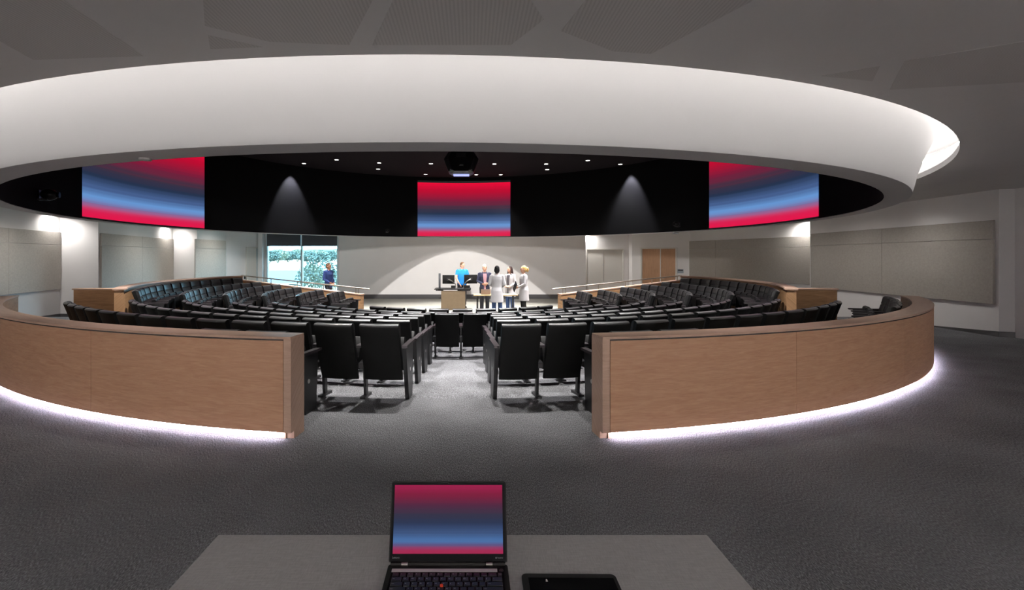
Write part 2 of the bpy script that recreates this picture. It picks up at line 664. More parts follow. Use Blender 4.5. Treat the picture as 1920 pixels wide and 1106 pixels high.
# walls: folded strips with thickness
def strip_wall(name, pts, z0=-0.55, z1=3.02, m='wall', th=0.14, holes=None):
    """pts run clockwise seen from above the room; thickness goes outwards (left of travel)"""
    mb = MB()
    P = [Vector(p) for p in pts]
    off = []
    for i in range(len(P)):
        d1 = (P[i] - P[i - 1]).normalized() if i > 0 else None
        d2 = (P[i + 1] - P[i]).normalized() if i < len(P) - 1 else None
        d1 = d1 or d2
        d2 = d2 or d1
        n1, n2 = Vector((-d1.y, d1.x)), Vector((-d2.y, d2.x))
        k = (n1 + n2)
        k = k / max(k.length_squared / 2, 0.5)
        off.append(P[i] + k * th)
    for i in range(len(P) - 1):
        q = [P[i], P[i + 1], off[i + 1], off[i]]
        vs = [(p.x, p.y, z0) for p in q] + [(p.x, p.y, z1) for p in q]
        mb.add(vs, [(3, 2, 1, 0), (4, 5, 6, 7), (0, 1, 5, 4), (1, 2, 6, 5), (2, 3, 7, 6), (3, 0, 4, 7)])
    return structure(mb, name, M[m])


def base_strip(name, pts, h=0.11, zf=0.0, inset=0.012):
    mb = MB()
    P = [Vector(p) for p in pts]
    for i in range(len(P) - 1):
        d = (P[i + 1] - P[i]).normalized()
        nrm = Vector((d.y, -d.x))
        q = [P[i] + nrm * 0.001, P[i + 1] + nrm * 0.001, P[i + 1] + nrm * inset, P[i] + nrm * inset]
        z0 = [floor_z(p.x, p.y) for p in q]
        vs = [(p.x, p.y, z - 0.02) for p, z in zip(q, z0)] + [(p.x, p.y, z + h) for p, z in zip(q, z0)]
        mb.add(vs, [(3, 2, 1, 0), (4, 5, 6, 7), (0, 1, 5, 4), (1, 2, 6, 5), (2, 3, 7, 6), (3, 0, 4, 7)])
    return structure(mb, name, M['base'])


YB = 23.4
LW = [(-12.5, -4.2), (-12.5, 7.8), (-10.95, 7.8), (-12.4, 14.5), (-11.55, 14.9), (-12.4, 20.0), (-11.25, 19.75), (-11.07, 21.8), (-10.2, YB)]
RW = [(5.62, YB + 0.1), (5.62, 24.3), (8.02, 24.3), (8.0, 23.75), (10.3, 22.4), (12.08, 17.0), (11.0, 15.55), (10.66, 9.68), (10.89, 9.6), (11.0, 7.0), (11.3, -4.2)]
strip_wall('wall_left', LW)
strip_wall('wall_right', RW)
strip_wall('wall_rear', [(11.4, -4.2), (-12.6, -4.2)])
base_strip('baseboard_left', LW[2:6])
base_strip('baseboard_right', RW[6:9])
# back wall in pieces about the window
WX0, WX1, WZ0, WZ1 = -9.95, -6.42, -0.34, 2.80
mb = MB()
for x0, x1, z0, z1 in ((-10.4, WX0, -0.55, 3.02), (WX0, WX1, WZ1, 3.02), (WX0, WX1, -0.55, WZ0), (WX1, 5.62, -0.55, 3.02)):
    mb.box(((x0 + x1) / 2, YB + 0.09, (z0 + z1) / 2), (x1 - x0, 0.18, z1 - z0))
structure(mb, 'wall_back', M['wall'])
mb = MB()
mb.box(((WX1 + 5.62) / 2, YB - 0.008, STAGE + 0.10), (5.62 - WX1, 0.014, 0.22))
structure(mb, 'baseboard_back', M['base'])
# round-cornered column between the window and the side wall
mb = MB()
mb.box((-10.12, YB - 0.16, 1.25), (0.22, 0.30, 3.5))
structure(mb, 'trim_1', M['wall'], bevel=0.02)

# window: frame, middle mullion, two panes
win = thing('window_1', None, None, (0, 0, 0))
win['kind'] = 'structure'
fr = MB()
for x in (WX0 + 0.04, WX1 - 0.04):
    fr.box((x, YB + 0.04, (WZ0 + WZ1) / 2), (0.08, 0.16, WZ1 - WZ0))
for z in (WZ0 + 0.03, WZ1 - 0.03):
    fr.box(((WX0 + WX1) / 2, YB + 0.04, z), (WX1 - WX0, 0.16, 0.06))
fr.build('window_frame', M['alu'], win, bevel=0.004)
xm = (566 - PX0) * YB / F
mu = MB()
mu.box((xm, YB + 0.04, (WZ0 + WZ1) / 2), (0.085, 0.16, WZ1 - WZ0 - 0.12))
mu.build('mullion', M['alu'], win, bevel=0.004)
for a, b in ((WX0 + 0.08, xm - 0.0425), (xm + 0.0425, WX1 - 0.08)):
    g = MB()
    g.box(((a + b) / 2, YB + 0.07, (WZ0 + WZ1) / 2), (b - a, 0.012, WZ1 - WZ0 - 0.12))
    g.build('pane', M['glass'], win)
for i, (a, b, lab) in enumerate(((WX0 + 0.06, xm - 0.03, 'dark roller blind partly lowered over the window bay beside the corner column'),
                                 (xm + 0.03, WX1 - 0.06, 'dark roller blind partly lowered over the window bay beside the grey back wall'))):
    t = thing('roller_blind', lab, 'blind', ((a + b) / 2, YB - 0.075, 2.78), 0, 'roller blinds over the window')
    k = MB()
    k.box((0, 0, -0.30), (b - a, 0.004, 0.60))
    k.build('blind_fabric', M['blind'], t)
    k = MB()
    k.cyl((0, 0, 0.02), 0.04, b - a, 16, 0, 'x')
    k.build('roller', M['alu'], t, smooth=40)
    k = MB()
    k.box((0, 0, -0.605), (b - a, 0.014, 0.03))
    k.build('bottom_bar', M['metal_black'], t)

# ---- doors
def seg_frame(p, q):
    """local frame on a wall segment: returns function (px) -> distance along, and a placing matrix"""
    P, Q = Vector(p), Vector(q)
    d = (Q - P).normalized()
    ang = math.atan2(d.y, d.x)

    def along(px):
        t = (px - PX0) / F
        # x = t*y ; P + s d
        return (t * P.y - P.x) / (d.x - t * d.y)
    return along, Matrix.Translation((P.x, P.y, 0)) @ Matrix.Rotation(ang, 4, 'Z'), P, d


def door(n, seg, pxs, ztop, zbot, leaf_mats, frame_m, handle=False):
    """pxs: columns of left jamb, each leaf split, right jamb; local frame: +x along the wall, -y into the room"""
    along, Mx, P, d = seg_frame(*seg)
    s = [along(p) for p in pxs]
    t = thing('door_%d' % n, None, None)
    t.matrix_world = Mx
    t['kind'] = 'structure'
    f = MB()
    for x in (s[0] - 0.03, s[-1] + 0.03):
        f.box((x, -0.03, (ztop + zbot) / 2), (0.06, 0.09, ztop - zbot))
    f.box(((s[0] + s[-1]) / 2, -0.03, ztop + 0.03), (s[-1] - s[0] + 0.12, 0.09, 0.06))
    f.build('door_frame', M[frame_m], t, bevel=0.004)
    for i in range(len(s) - 1):
        l = MB()
        l.box(((s[i] + s[i + 1]) / 2, -0.012 - (0.02 if n == 2 and i == 0 else 0), (ztop + zbot) / 2), (s[i + 1] - s[i] - 0.03, 0.02, ztop - zbot - 0.01))
        lo = l.build('door_leaf', M[leaf_mats[i]], t)
        if handle:
            h = MB()
            hx = s[i + 1] - 0.12 if i == 0 else s[i] + 0.12
            h.cyl((hx, -0.05, zbot + 1.02), 0.03, 0.02, 14, 0, 'y')
            h.tube([(hx, -0.06, zbot + 1.02), (hx, -0.09, zbot + 1.02), (hx + (-0.1 if i == 0 else 0.1), -0.09, zbot + 1.02)], 0.01, 8)
            h.build('door_handle', M['chrome'], lo, smooth=40)
    if n == 1:
        a = MB()
        a.box((s[1], -0.03, (ztop + zbot) / 2), (0.04, 0.03, ztop - zbot))
        a.build('astragal', M[frame_m], t)
    return t


door(1, (RW[3], RW[4]), (1204, 1238.5, 1267), 2.03, STAGE, ('oak_door', 'oak_door'), 'white_frame', True)
door(2, (RW[1], RW[2]), (1101, 1131, 1167), 1.99, STAGE, ('white_frame', 'white_frame'), 'white_frame')
door(3, (LW[7], LW[8]), (463, 480, 487), 2.05, STAGE, ('white_frame', 'alu'), 'white_frame')


# ---- fabric wall panels
def wall_panel(seg, px0, px1, z0, z1, m, label, off=0.03, grp='fabric acoustic panels'):
    along, Mx, P, d = seg_frame(*seg)
    a, b = along(px0), along(px1)
    k = MB()
    k.box((0, 0, 0), (abs(b - a) - 0.006, 0.05, z1 - z0 - 0.006))
    o = k.build('acoustic_panel', M[m], bevel=0.006)
    o.matrix_world = Mx @ Matrix.Translation(((a + b) / 2, -off, (z0 + z1) / 2))
    return tag(o, label, 'acoustic panel', grp)


ZT, ZS, ZB = 2.365, 1.98, 0.65
for seg, cols, m, where in (
        ((LW[2], LW[3]), (-70, 12, 111), 'felt', ('at the edge of the view beside the curved barrier', 'on the wall by the bright white return')),
        ((LW[4], LW[5]), (187, 264, 323), 'felt', ('behind the oak end of the window-side barrier', 'under the bright wall light on the window side')),
        ((LW[6], LW[7]), (364, 422), 'felt', ('nearest the window on the blue-lit wall',)),
        ((RW[4], RW[5]), (1294, 1343, 1521), 'felt2', ('next to the double oak doors', 'set back in the recess with the bright corner')),
        ((RW[6], RW[7]), (1523, 1657, 1867), 'felt2', ('of the large taupe wall, end by the bright recess', 'of the large taupe wall, end by the white pillar'))):
    for i in range(len(cols) - 1):
        for part, z0, z1 in (('upper', ZS, ZT), ('lower', ZB, ZS)):
            wall_panel(seg, cols[i], cols[i + 1], z0, z1, m, '%s grey fabric panel %s' % (part, where[i]))

# touch panel by the double doors, small card reader by the window-side door
along, Mx, P, d = seg_frame(RW[3], RW[4])
k = thing('touch_panel', 'small grey-blue touch panel on the wall beside the double oak doors', 'wall control')
k.matrix_world = Mx @ Matrix.Translation((along(1276), 0, 0.96))
q = MB(); q.box((0, -0.012, 0), (0.26, 0.022, 0.19)); q.build('housing', M['plate'], k, bevel=0.004)
q = MB(); q.box((0, -0.026, 0.045), (0.22, 0.006, 0.07)); q.build('display', M['tablet'], k)
along, Mx, P, d = seg_frame(LW[7], LW[8])
k = thing('card_reader', 'small black card reader beside the door by the window', 'wall control')
k.matrix_world = Mx @ Matrix.Translation((along(458.5), 0, 0.66))
q = MB(); q.box((0, -0.012, 0), (0.08, 0.022, 0.13)); q.build('housing', M['metal_black'], k, bevel=0.004)
q = MB(); q.box((0, -0.025, 0.04), (0.02, 0.004, 0.01)); q.build('indicator', M['plate'], k)

# ---- perforated boards let into the ceiling
polys = (
    ([(-30, -60), (92, -20), (270, 105), (62, 112), (-30, 60)], 'fine-slotted ceiling board over the window-side corner of the room'),
    ([(378, -40), (720, -40), (655, 84), (505, 78), (384, 48)], 'large fine-slotted ceiling board between the window side and the middle'),
    ([(390, 66), (492, 88), (394, 92)], 'small three-cornered slotted ceiling board touching the round opening'),
    ([(755, -40), (968, -40), (1020, 36), (958, 84), (698, 84)], 'slotted ceiling board above the middle of the round opening'),
    ([(1052, 58), (1130, -40), (1490, -40), (1220, 101), (1150, 96)], 'long slotted ceiling board on the door side of the middle'),
    ([(1538, 142), (1650, 124), (1636, 152)], 'small three-cornered slotted ceiling board near the bright cove'),
    ([(1668, 168), (1696, 114), (1990, 66), (1990, 150)], 'slotted ceiling board above the white pillar'),
)
for pl, lab in polys:
    k = MB()
    pts = [on_plane(x, y, CEIL) for x, y in pl]
    k.prism([(p.x, p.y) for p in pts], lambda u, v, w: (u, v, w), CEIL - 0.0015, CEIL + 0.01)
    tag(k.build('ceiling_board', M['perf']), lab, 'ceiling board', 'slotted ceiling boards')

# ---- projection screens on the drum
def screen(px0, px1, label, band=False):
    r = 8.485
    a = [math.degrees(math.atan2(x - RX, RY - y)) for x, y in (arc_hit(p, r, RX, RY, True) for p in (px0, px1))]
    if abs(a[1] - a[0]) > 180:
        a = [v % 360 for v in a]
    z0, z1 = 2.535, 4.93
    t = thing('projection_screen', label, 'projection screen', (RX, RY, 0), 0, 'projected pictures on the black drum')
    n = 24

    def sheet(za, zb, rr, name, m):
        k = MB()
        vs, uv, fs = [], [], []
        for i in range(n + 1):
            th = R(a[0] + (a[1] - a[0]) * i / n)
            for rad in (rr, rr - 0.008):
                for z, vv in ((za, 0), (zb, 1)):
                    vs.append((rad * math.sin(th), -rad * math.cos(th), z))
                    uv.append((i / n, vv))
        for i in range(n):
            b, c = i * 4, (i + 1) * 4
            fs += [(b, c, c + 1, b + 1), (b + 2, b + 3, c + 3, c + 2), (b, b + 2, c + 2, c), (b + 1, c + 1, c + 3, b + 3)]
        fs += [(0, 1, 3, 2), (n * 4, n * 4 + 2, n * 4 + 3, n * 4 + 1)]
        k.add(vs, fs, 0, uv)
        return k.build(name, m, t)
    sheet(z0, z1 - (0.07 if band else 0), r, 'picture', M['screen'])
    if band:
        sheet(z1 - 0.07, z1 + 0.02, r, 'top_edge', M['blind'])
    sheet(z0 - 0.025, z0, r, 'bottom_edge', M['metal_black'])


screen(154, 383, 'curved projection screen of red and blue bands on the window side of the black drum')
screen(783, 957, 'curved projection screen of red and blue bands facing the aisle above the lectern', True)
screen(1330, 1535, 'curved projection screen of red and blue bands on the door side of the black drum')

# ---- downlights in the drum
DL = []
lights_px = [(570, 306), (631, 299), (711, 305), (709, 316.5), (808, 306.5), (798, 326.5), (893, 327), (927, 307), (939, 327), (1024, 307), (1026, 317.5), (1102, 300.5), (1163, 307.5)]
side = ['outermost on the window side', 'second from the window side', 'above another lamp on the window side', 'below another lamp on the window side',
        'beside the projector on the window side', 'over the window-side corner of the middle screen', 'just under the projector', 'beside the projector on the door side',
        'over the door-side corner of the middle screen', 'above another lamp on the door side', 'below another lamp on the door side', 'second from the door side', 'outermost on the door side']
for (px, py), w in zip(lights_px, side):
    p = on_plane(px, py, 5.1)
    DL.append((p.x, p.y))
    t = thing('downlight', 'small bright round downlight in the black ceiling, ' + w, 'downlight', (p.x, p.y, 5.1), 0, 'downlights in the black drum ceiling')
    k = MB(); k.sweep([(0.07, -0.012), (0.07, 0.0), (0.10, 0.0), (0.10, -0.006)], 0, 0, 0, 360, 20)
    k.build('trim_ring', M['metal_black'], t, smooth=40)
    k = MB(); k.cyl((0, 0, -0.006), 0.072, 0.008, 20)
    k.build('lens', M['lamp'], t)

# ---- projector cluster
pd = 14.0
p = at(865, 307, pd)
t = thing('projector_cluster', 'big black faceted projector cluster hanging from the black ceiling above the aisle', 'projector', (p.x, p.y, p.z))
k = MB()
hexa = [(-0.50, 0.10), (-0.36, 0.31), (0.36, 0.31), (0.50, 0.10), (0.36, -0.27), (0.26, -0.315), (-0.26, -0.315), (-0.36, -0.27)]
rings = []
for s_, y in ((0.72, -0.42), (1.0, -0.18), (1.0, 0.20), (0.72, 0.42)):
    rings.append([(u * s_, y, v * (0.9 if s_ < 1 else 1.0)) for u, v in hexa])
k.sections(rings)
k.build('housing', M['tablet'], t, bevel=0.012)
k = MB(); k.box((0.0, -0.40, 0.17), (0.27, 0.06, 0.12)); k.build('control_plate', M['metal_black'], t, bevel=0.004)
k = MB(); k.prism([(-0.06, -0.02), (0.065, -0.02), (0.065, 0.022), (-0.035, 0.022)], lambda u, v, w: (u, w, v - 0.12), -0.436, -0.40)
k.build('badge', M['chrome'], t)
k = MB(); k.box((0, 0.05, -0.325), (0.46, 0.3, 0.02)); k.build('projection_window', M['lens_glow'], t, bevel=0.004)
for x in (-0.33, 0.33):
    k = MB(); k.cyl((x, 0, (5.1 - p.z + 0.28) / 2), 0.014, 5.1 - p.z - 0.26, 10); k.build('hanging_rod', M['metal_black'], t, smooth=40)
for x in (-0.3, 0.3):
    k = MB(); k.ball((x, -0.38, -0.24), (0.014, 0.008, 0.014), 10, 6); k.build('screw_head', M['chrome'], t)

# ---- cameras on the drum rim
for px, py, s_, lab in ((97, 365, 1.25, 'black video camera on the drum beside the window-side screen'),
                        (727, 432, 0.8, 'tiny black video camera low on the drum beside the middle screen'),
                        (1266, 420, 1.0, 'black video camera low on the drum on the door side')):
    x, y = arc_hit(px, 8.3, RX, RY, True)
    ang = math.atan2(x - RX, RY - y)
    z = EYE - (py - HY) * y / F
    t = thing('video_camera', lab, 'video camera', (x, y, z), ang, 'video cameras on the drum')
    k = MB(); k.box((0, -0.12 , -0.08 * s_), (0.12 * s_, 0.16, 0.03)); k.box((0, -0.185, -0.02), (0.10, 0.02, 0.16 * s_)); k.build('bracket', M['metal_black'], t, bevel=0.004)
    k = MB(); k.ball((0, -0.04, 0), (0.10 * s_, 0.11 * s_, 0.09 * s_), 16, 10); k.build('head', M['tablet'], t, smooth=60)
    k = MB(); k.cyl((0, 0.075 * s_, 0), 0.045 * s_, 0.06, 16, 0, 'y'); k.build('lens', M['tablet'], t, smooth=40)
x, y = arc_hit(1267, 8.66, RX, RY, True)
k = MB(); k.box((0, 0, 0), (0.16, 0.12, 0.06)); o = k.build('sensor_box', M['print'], bevel=0.004); o.location = (x, y, 2.452)
tag(o, 'small grey box under the rim of the round bulkhead on the door side', 'sensor')
x, y = on_plane(272, 297, 2.486).xy
k = MB(); k.cyl((0, 0, 0), 0.05, 0.016, 20); o = k.build('smoke_detector', M['white_frame'], smooth=40); o.location = (x, y, 2.478)
tag(o, 'small white disc on the underside of the bulkhead near the window-side screen', 'detector')

# ---- outside the window
gnd = MB()
for y0, y1, z0, z1 in ((23.75, 310, -0.75, -0.75), (310, 520, -0.75, 3.0)):
    gnd.add([(-560, y0, z0), (90, y0, z0), (90, y1, z1), (-560, y1, z1)], [(0, 1, 2, 3)])
structure(gnd, 'ground', mat('desert_sand', (150, 138, 122), 0.95, var=0.12, vscale=0.1))
rd = MB(); rd.box((-60, 66, -0.74), (300, 44.0, 0.02)); structure(rd, 'road', mat('asphalt', (48, 57, 70), 0.9, var=0.08, vscale=1))
kb = MB(); kb.box((-60, 88.5, -0.66), (300, 0.8, 0.2)); structure(kb, 'kerb', M['white_frame'])
hl = MB()
N = 60
vs = []
for i in range(N + 1):
    x = -560 + 650 * i / N
    vs += [(x, 440, -2), (x, 470, 9.5 + 1.6 * math.sin(i * 0.5) + 0.8 * math.sin(i * 1.7 + 1)), (x, 520, -2)]
hl.add(vs, [q for i in range(N) for q in ((i * 3, i * 3 + 3, i * 3 + 4, i * 3 + 1), (i * 3 + 1, i * 3 + 4, i * 3 + 5, i * 3 + 2))])
structure(hl, 'hills', mat('hill_scrub', (60, 76, 76), 0.95, var=0.2, vscale=0.2), smooth=60)

leafy = [mat('leaf_pale', (104, 108, 94), 0.8, var=0.3, vscale=7), mat('leaf_deep', (70, 80, 74), 0.8, var=0.3, vscale=7)]
trunk_m = mat('desert_trunk', (104, 92, 74), 0.9)


def shrub(name, x, y, z, w, h, k, label, tree=False):
    t = thing(name, label, 'tree' if tree else 'shrub', (x, y, z), 0, 'trees outside the window' if tree else 'shrubs outside the window')
    rnd = random.Random(k * 17 + 3)
    f = MB()
    for _ in range(1300 if tree else 900):
        a, u = rnd.uniform(0, 2 * PI), rnd.uniform(-0.95, 1)
        rr = math.sqrt(1 - u * u) * rnd.uniform(0.55, 1.0)
        c = Vector((w / 2 * rr * math.cos(a), w / 2 * rr * math.sin(a), h * (0.60 + 0.40 * u)))
        s_ = rnd.uniform(0.03, 0.06) * w
        d1 = Vector((rnd.uniform(-1, 1), rnd.uniform(-1, 1), rnd.uniform(-1, 1))).normalized() * s_
        d2 = d1.cross(Vector((rnd.uniform(-1, 1), rnd.uniform(-1, 1), rnd.uniform(-1, 1)))).normalized() * s_ * 0.6
        f.add([c - d1, c + d2, c + d1, c - d2], [(0, 1, 2, 3)])
    tag(f.build('foliage', leafy[k % 2], t), kind='stuff')
    g = MB()
    for q in range(3):
        a = 2 * PI * q / 3 + k
        g.tube([(0.03 * math.cos(a), 0.03 * math.sin(a), -0.1), (0.10 * w * math.cos(a), 0.10 * w * math.sin(a), h * 0.3), (0.24 * w * math.cos(a), 0.24 * w * math.sin(a), h * 0.65)], [0.03 * w / 1.5, 0.022 * w / 1.5, 0.01 * w], 7)
    g.build('trunk', trunk_m, t, smooth=60)


def out_at(px, d):
    return (px - PX0) * d / F


for i, (px, d, w, h, lab) in enumerate((
        (522, 26.3, 1.3, 0.9, 'low pale shrub outside the window bay beside the corner column'),
        (549, 27.6, 1.4, 0.8, 'low dark shrub outside the first window bay near the mullion'),
        (584, 29.3, 1.9, 1.9, 'tall pale shrub outside just past the window mullion'),
        (603, 31.6, 2.2, 2.6, 'tallest dark shrub outside behind the walking man'),
        (626, 34.0, 1.8, 1.4, 'pale shrub outside at the edge of the window by the grey wall'))):
    shrub('shrub', out_at(px, d), d, -0.75, w, h, i, lab)
for i, (px, d, w, h, lab) in enumerate((
        (504, 185, 9, 4.8, 'pale desert tree far across the road by the corner column'),
        (521, 215, 10, 5.9, 'dark desert tree far across the road in the middle of the first window bay'),
        (540, 245, 11, 5.6, 'pale desert tree far across the road left of the window mullion'),
        (558, 275, 12, 6.9, 'dark desert tree far across the road behind the window mullion'),
        (577, 196, 9, 4.7, 'pale desert tree far across the road just past the mullion'),
        (596, 226, 10, 6.0, 'dark desert tree far across the road above the tall shrub'),
        (614, 256, 11, 5.7, 'pale desert tree far across the road above the walking man'),
        (632, 286, 12, 6.8, 'dark desert tree far across the road at the grey wall end'))):
    shrub('desert_tree', out_at(px, d), d, -0.75, w, h, i + 7, lab, True)


# ------------------------------------------------------------------ curved oak barriers in front
HB, RO, RI = 0.906, 9.80, 9.56


def front_barrier(a0, seams, sgn, label):
    """a0: angle of the aisle end; sgn -1 towards the window side, +1 towards the doors"""
    a1 = seams[-1]
    t = thing('curved_barrier', label, 'barrier', (BX, BY, 0), 0, 'curved oak barriers behind the seats')
    n = 90

    def sw(prof, b0, b1, name, m, k=n, smooth=30, **kw):
        mb = MB()
        mb.sweep(prof, 0, 0, sgn * b0, sgn * b1, k)
        return mb.build(name, m, t, smooth=smooth, **kw)
    e = math.degrees(0.07 / RO)
    sw([(RI + 0.01, 0.0), (RO - 0.06, 0.0), (RO - 0.06, 0.066), (RO - 0.022, 0.066), (RO - 0.022, HB - 0.022), (RI + 0.01, HB - 0.022)], a0 + 0.02, a1, 'core', M['oak_side'])
    for i in range(len(seams)):
        b0 = a0 + e if i == 0 else seams[i - 1]
        sw([(RO - 0.022, 0.066), (RO, 0.066), (RO, HB - 0.036), (RO - 0.022, HB - 0.036)], b0 + 0.012, seams[i] - 0.012, 'front_panel', M['oak'], 30)
    sw([(RO - 0.02, HB - 0.036), (RO - 0.008, HB - 0.036), (RO - 0.008, HB - 0.022), (RO - 0.02, HB - 0.022)], a0 + e, a1, 'shadow_gap', M['reveal'])
    sw([(RI, HB - 0.022), (RO + 0.004, HB - 0.022), (RO + 0.004, HB), (RI, HB)], a0 + 0.0, a1 + 0.05, 'top_cap', M['oak_cap'], n, 30, bevel=0.002)
    sw([(RI, 0.0), (RO - 0.055, 0.0), (RO - 0.055, 0.066), (RO + 0.002, 0.066), (RO + 0.002, HB - 0.022), (RI, HB - 0.022)], a0 - 0.01, a0 + e - 0.02, 'end_panel', M['oak_cap'], 2)
    sw([(RO - 0.045, 0.0), (RO - 0.04, 0.0), (RO - 0.04, 0.066), (RO - 0.045, 0.066)], a0 + e, a1, 'toe_kick', M['oak_cap'])
    sw([(RO - 0.014, 0.062), (RO - 0.004, 0.062), (RO - 0.004, 0.0655), (RO - 0.014, 0.0655)], a0 + e * 1.2, a1, 'light_strip', M['led'])
    return t


front_barrier(8.04, [21.4, 34.2, 47.0, 58.0], -1, 'curved oak barrier lit from below on the window side of the aisle')
front_barrier(7.95, [20.3, 33.0, 45.7, 58.0], 1, 'curved oak barrier lit from below on the door side of the aisle')


# ------------------------------------------------------------------ side barriers and low walls with handrail
def side_barrier(sgn, label):
    t = thing('side_barrier', label, 'barrier', (CX, CY, 0), 0, 'oak barriers behind the side seats')
    mb = MB(); mb.sweep([(7.90, -0.45), (8.06, -0.45), (8.06, 0.955), (7.90, 0.955)], 0, 0, sgn * 56.95, sgn * 108.6, 60)
    mb.build('curved_panel', M['oak_side'], t, smooth=30)
    mb = MB(); mb.sweep([(7.87, 0.955), (8.09, 0.955), (8.09, 0.985), (7.87, 0.985)], 0, 0, sgn * 56.85, sgn * 108.7, 60)
    mb.build('top_cap', M['oak_cap'], t, smooth=30)
    # wing that faces the rear of the room
    x0, y0 = pol(7.97, 57.5, 0, 0)
    y = 9.58 - CY
    mb = MB(); mb.box((sgn * (6.70 + 7.62) / 2, y + 0.07, 0.46), (0.92, 0.14, 0.99)); mb.build('end_wing', M['oak_side'], t)
    mb = MB(); mb.box((sgn * (6.66 + 7.64) / 2, y + 0.07, 0.97), (0.98, 0.18, 0.031)); mb.build('wing_cap', M['oak_cap'], t, bevel=0.003)
    return t


side_barrier(-1, 'oak barrier with a straight end wing behind the window-side seats')
side_barrier(1, 'oak barrier with a straight end wing behind the door-side seats')


def low_wall(sgn, label, rlabel):
    E = Vector((sgn * 3.09, 14.765 - CY))
    Q = Vector((sgn * 7.66, 16.54 - CY))
    d = (Q - E).normalized()
    nrm = Vector((-d.y, d.x)) if sgn > 0 else Vector((d.y, -d.x))      # away from the seats
    if nrm.y < 0:
        nrm = -nrm
    th = 0.19
    zt = (0.477, 0.84)
    t = thing('oak_parapet', label, 'parapet', (CX, CY, 0), 0, 'low oak parapets beside the stage')
    q = [E, Q, Q + nrm * th, E + nrm * th]
    zz = [zt[0], zt[1], zt[1], zt[0]]
    mb = MB()
    mb.add([(p.x, p.y, -0.48) for p in q] + [(p.x, p.y, z - 0.03) for p, z in zip(q, zz)],
           [(3, 2, 1, 0), (4, 5, 6, 7), (0, 1, 5, 4), (1, 2, 6, 5), (2, 3, 7, 6), (3, 0, 4, 7)])
    mb.build('panel', M['oak_side'], t)
    q2 = [E - d * 0.015 - nrm * 0.015, Q - nrm * 0.015, Q + nrm * (th + 0.015), E - d * 0.015 + nrm * (th + 0.015)]
    mb = MB()
    mb.add([(p.x, p.y, z - 0.03) for p, z in zip(q2, zz)] + [(p.x, p.y, z) for p, z in zip(q2, zz)],
           [(3, 2, 1, 0), (4, 5, 6, 7), (0, 1, 5, 4), (1, 2, 6, 5), (2, 3, 7, 6), (3, 0, 4, 7)])
    mb.build('top_cap', M['oak_cap'], t)
    r = thing('handrail', rlabel, 'handrail', (CX, CY, 0), 0, 'steel handrails on the low walls')
    c0, c1 = E + nrm * th / 2, Q + nrm * th / 2
    L = (c1 - c0).length
    a = c0 - d * 0.28
    zr = lambda s: 0.65 + 0.33 * s / L
    mb = MB()
    mb.tube([(a.x, a.y, zr(-0.28)), (c0.x, c0.y, zr(0)), (c1.x, c1.y, zr(L))], 0.021, 12)
    mb.build('rail', M['rail'], r, smooth=40)
    for s in (0.12, 0.22, 1.45, 2.5, 3.6, 4.7):
        p = c0 + d * s
        zb = zt[0] + (zt[1] - zt[0]) * s / L
        mb = MB()
        mb.tube([(p.x, p.y, zb - 0.01), (p.x, p.y, zr(s))], 0.012, 10)
        mb.cyl((p.x, p.y, zb + 0.004), 0.03, 0.008, 14)
        mb.build('post', M['rail'], r, smooth=40)


low_wall(-1, 'low sloping oak parapet between the window-side seats and the window', 'steel handrail above the low oak parapet on the window side')
low_wall(1, 'low sloping oak parapet between the door-side seats and the double doors', 'steel handrail above the low oak parapet on the door side')

# ------------------------------------------------------------------ theatre seats
W = 0.43


def curved_section(sec, w, nseg, bow):
    rings = []
    for i in range(nseg + 1):
        u = -1 + 2 * i / nseg
        rings.append([(u * w / 2, y + bow * u * u, z) for y, z in sec])
    return rings


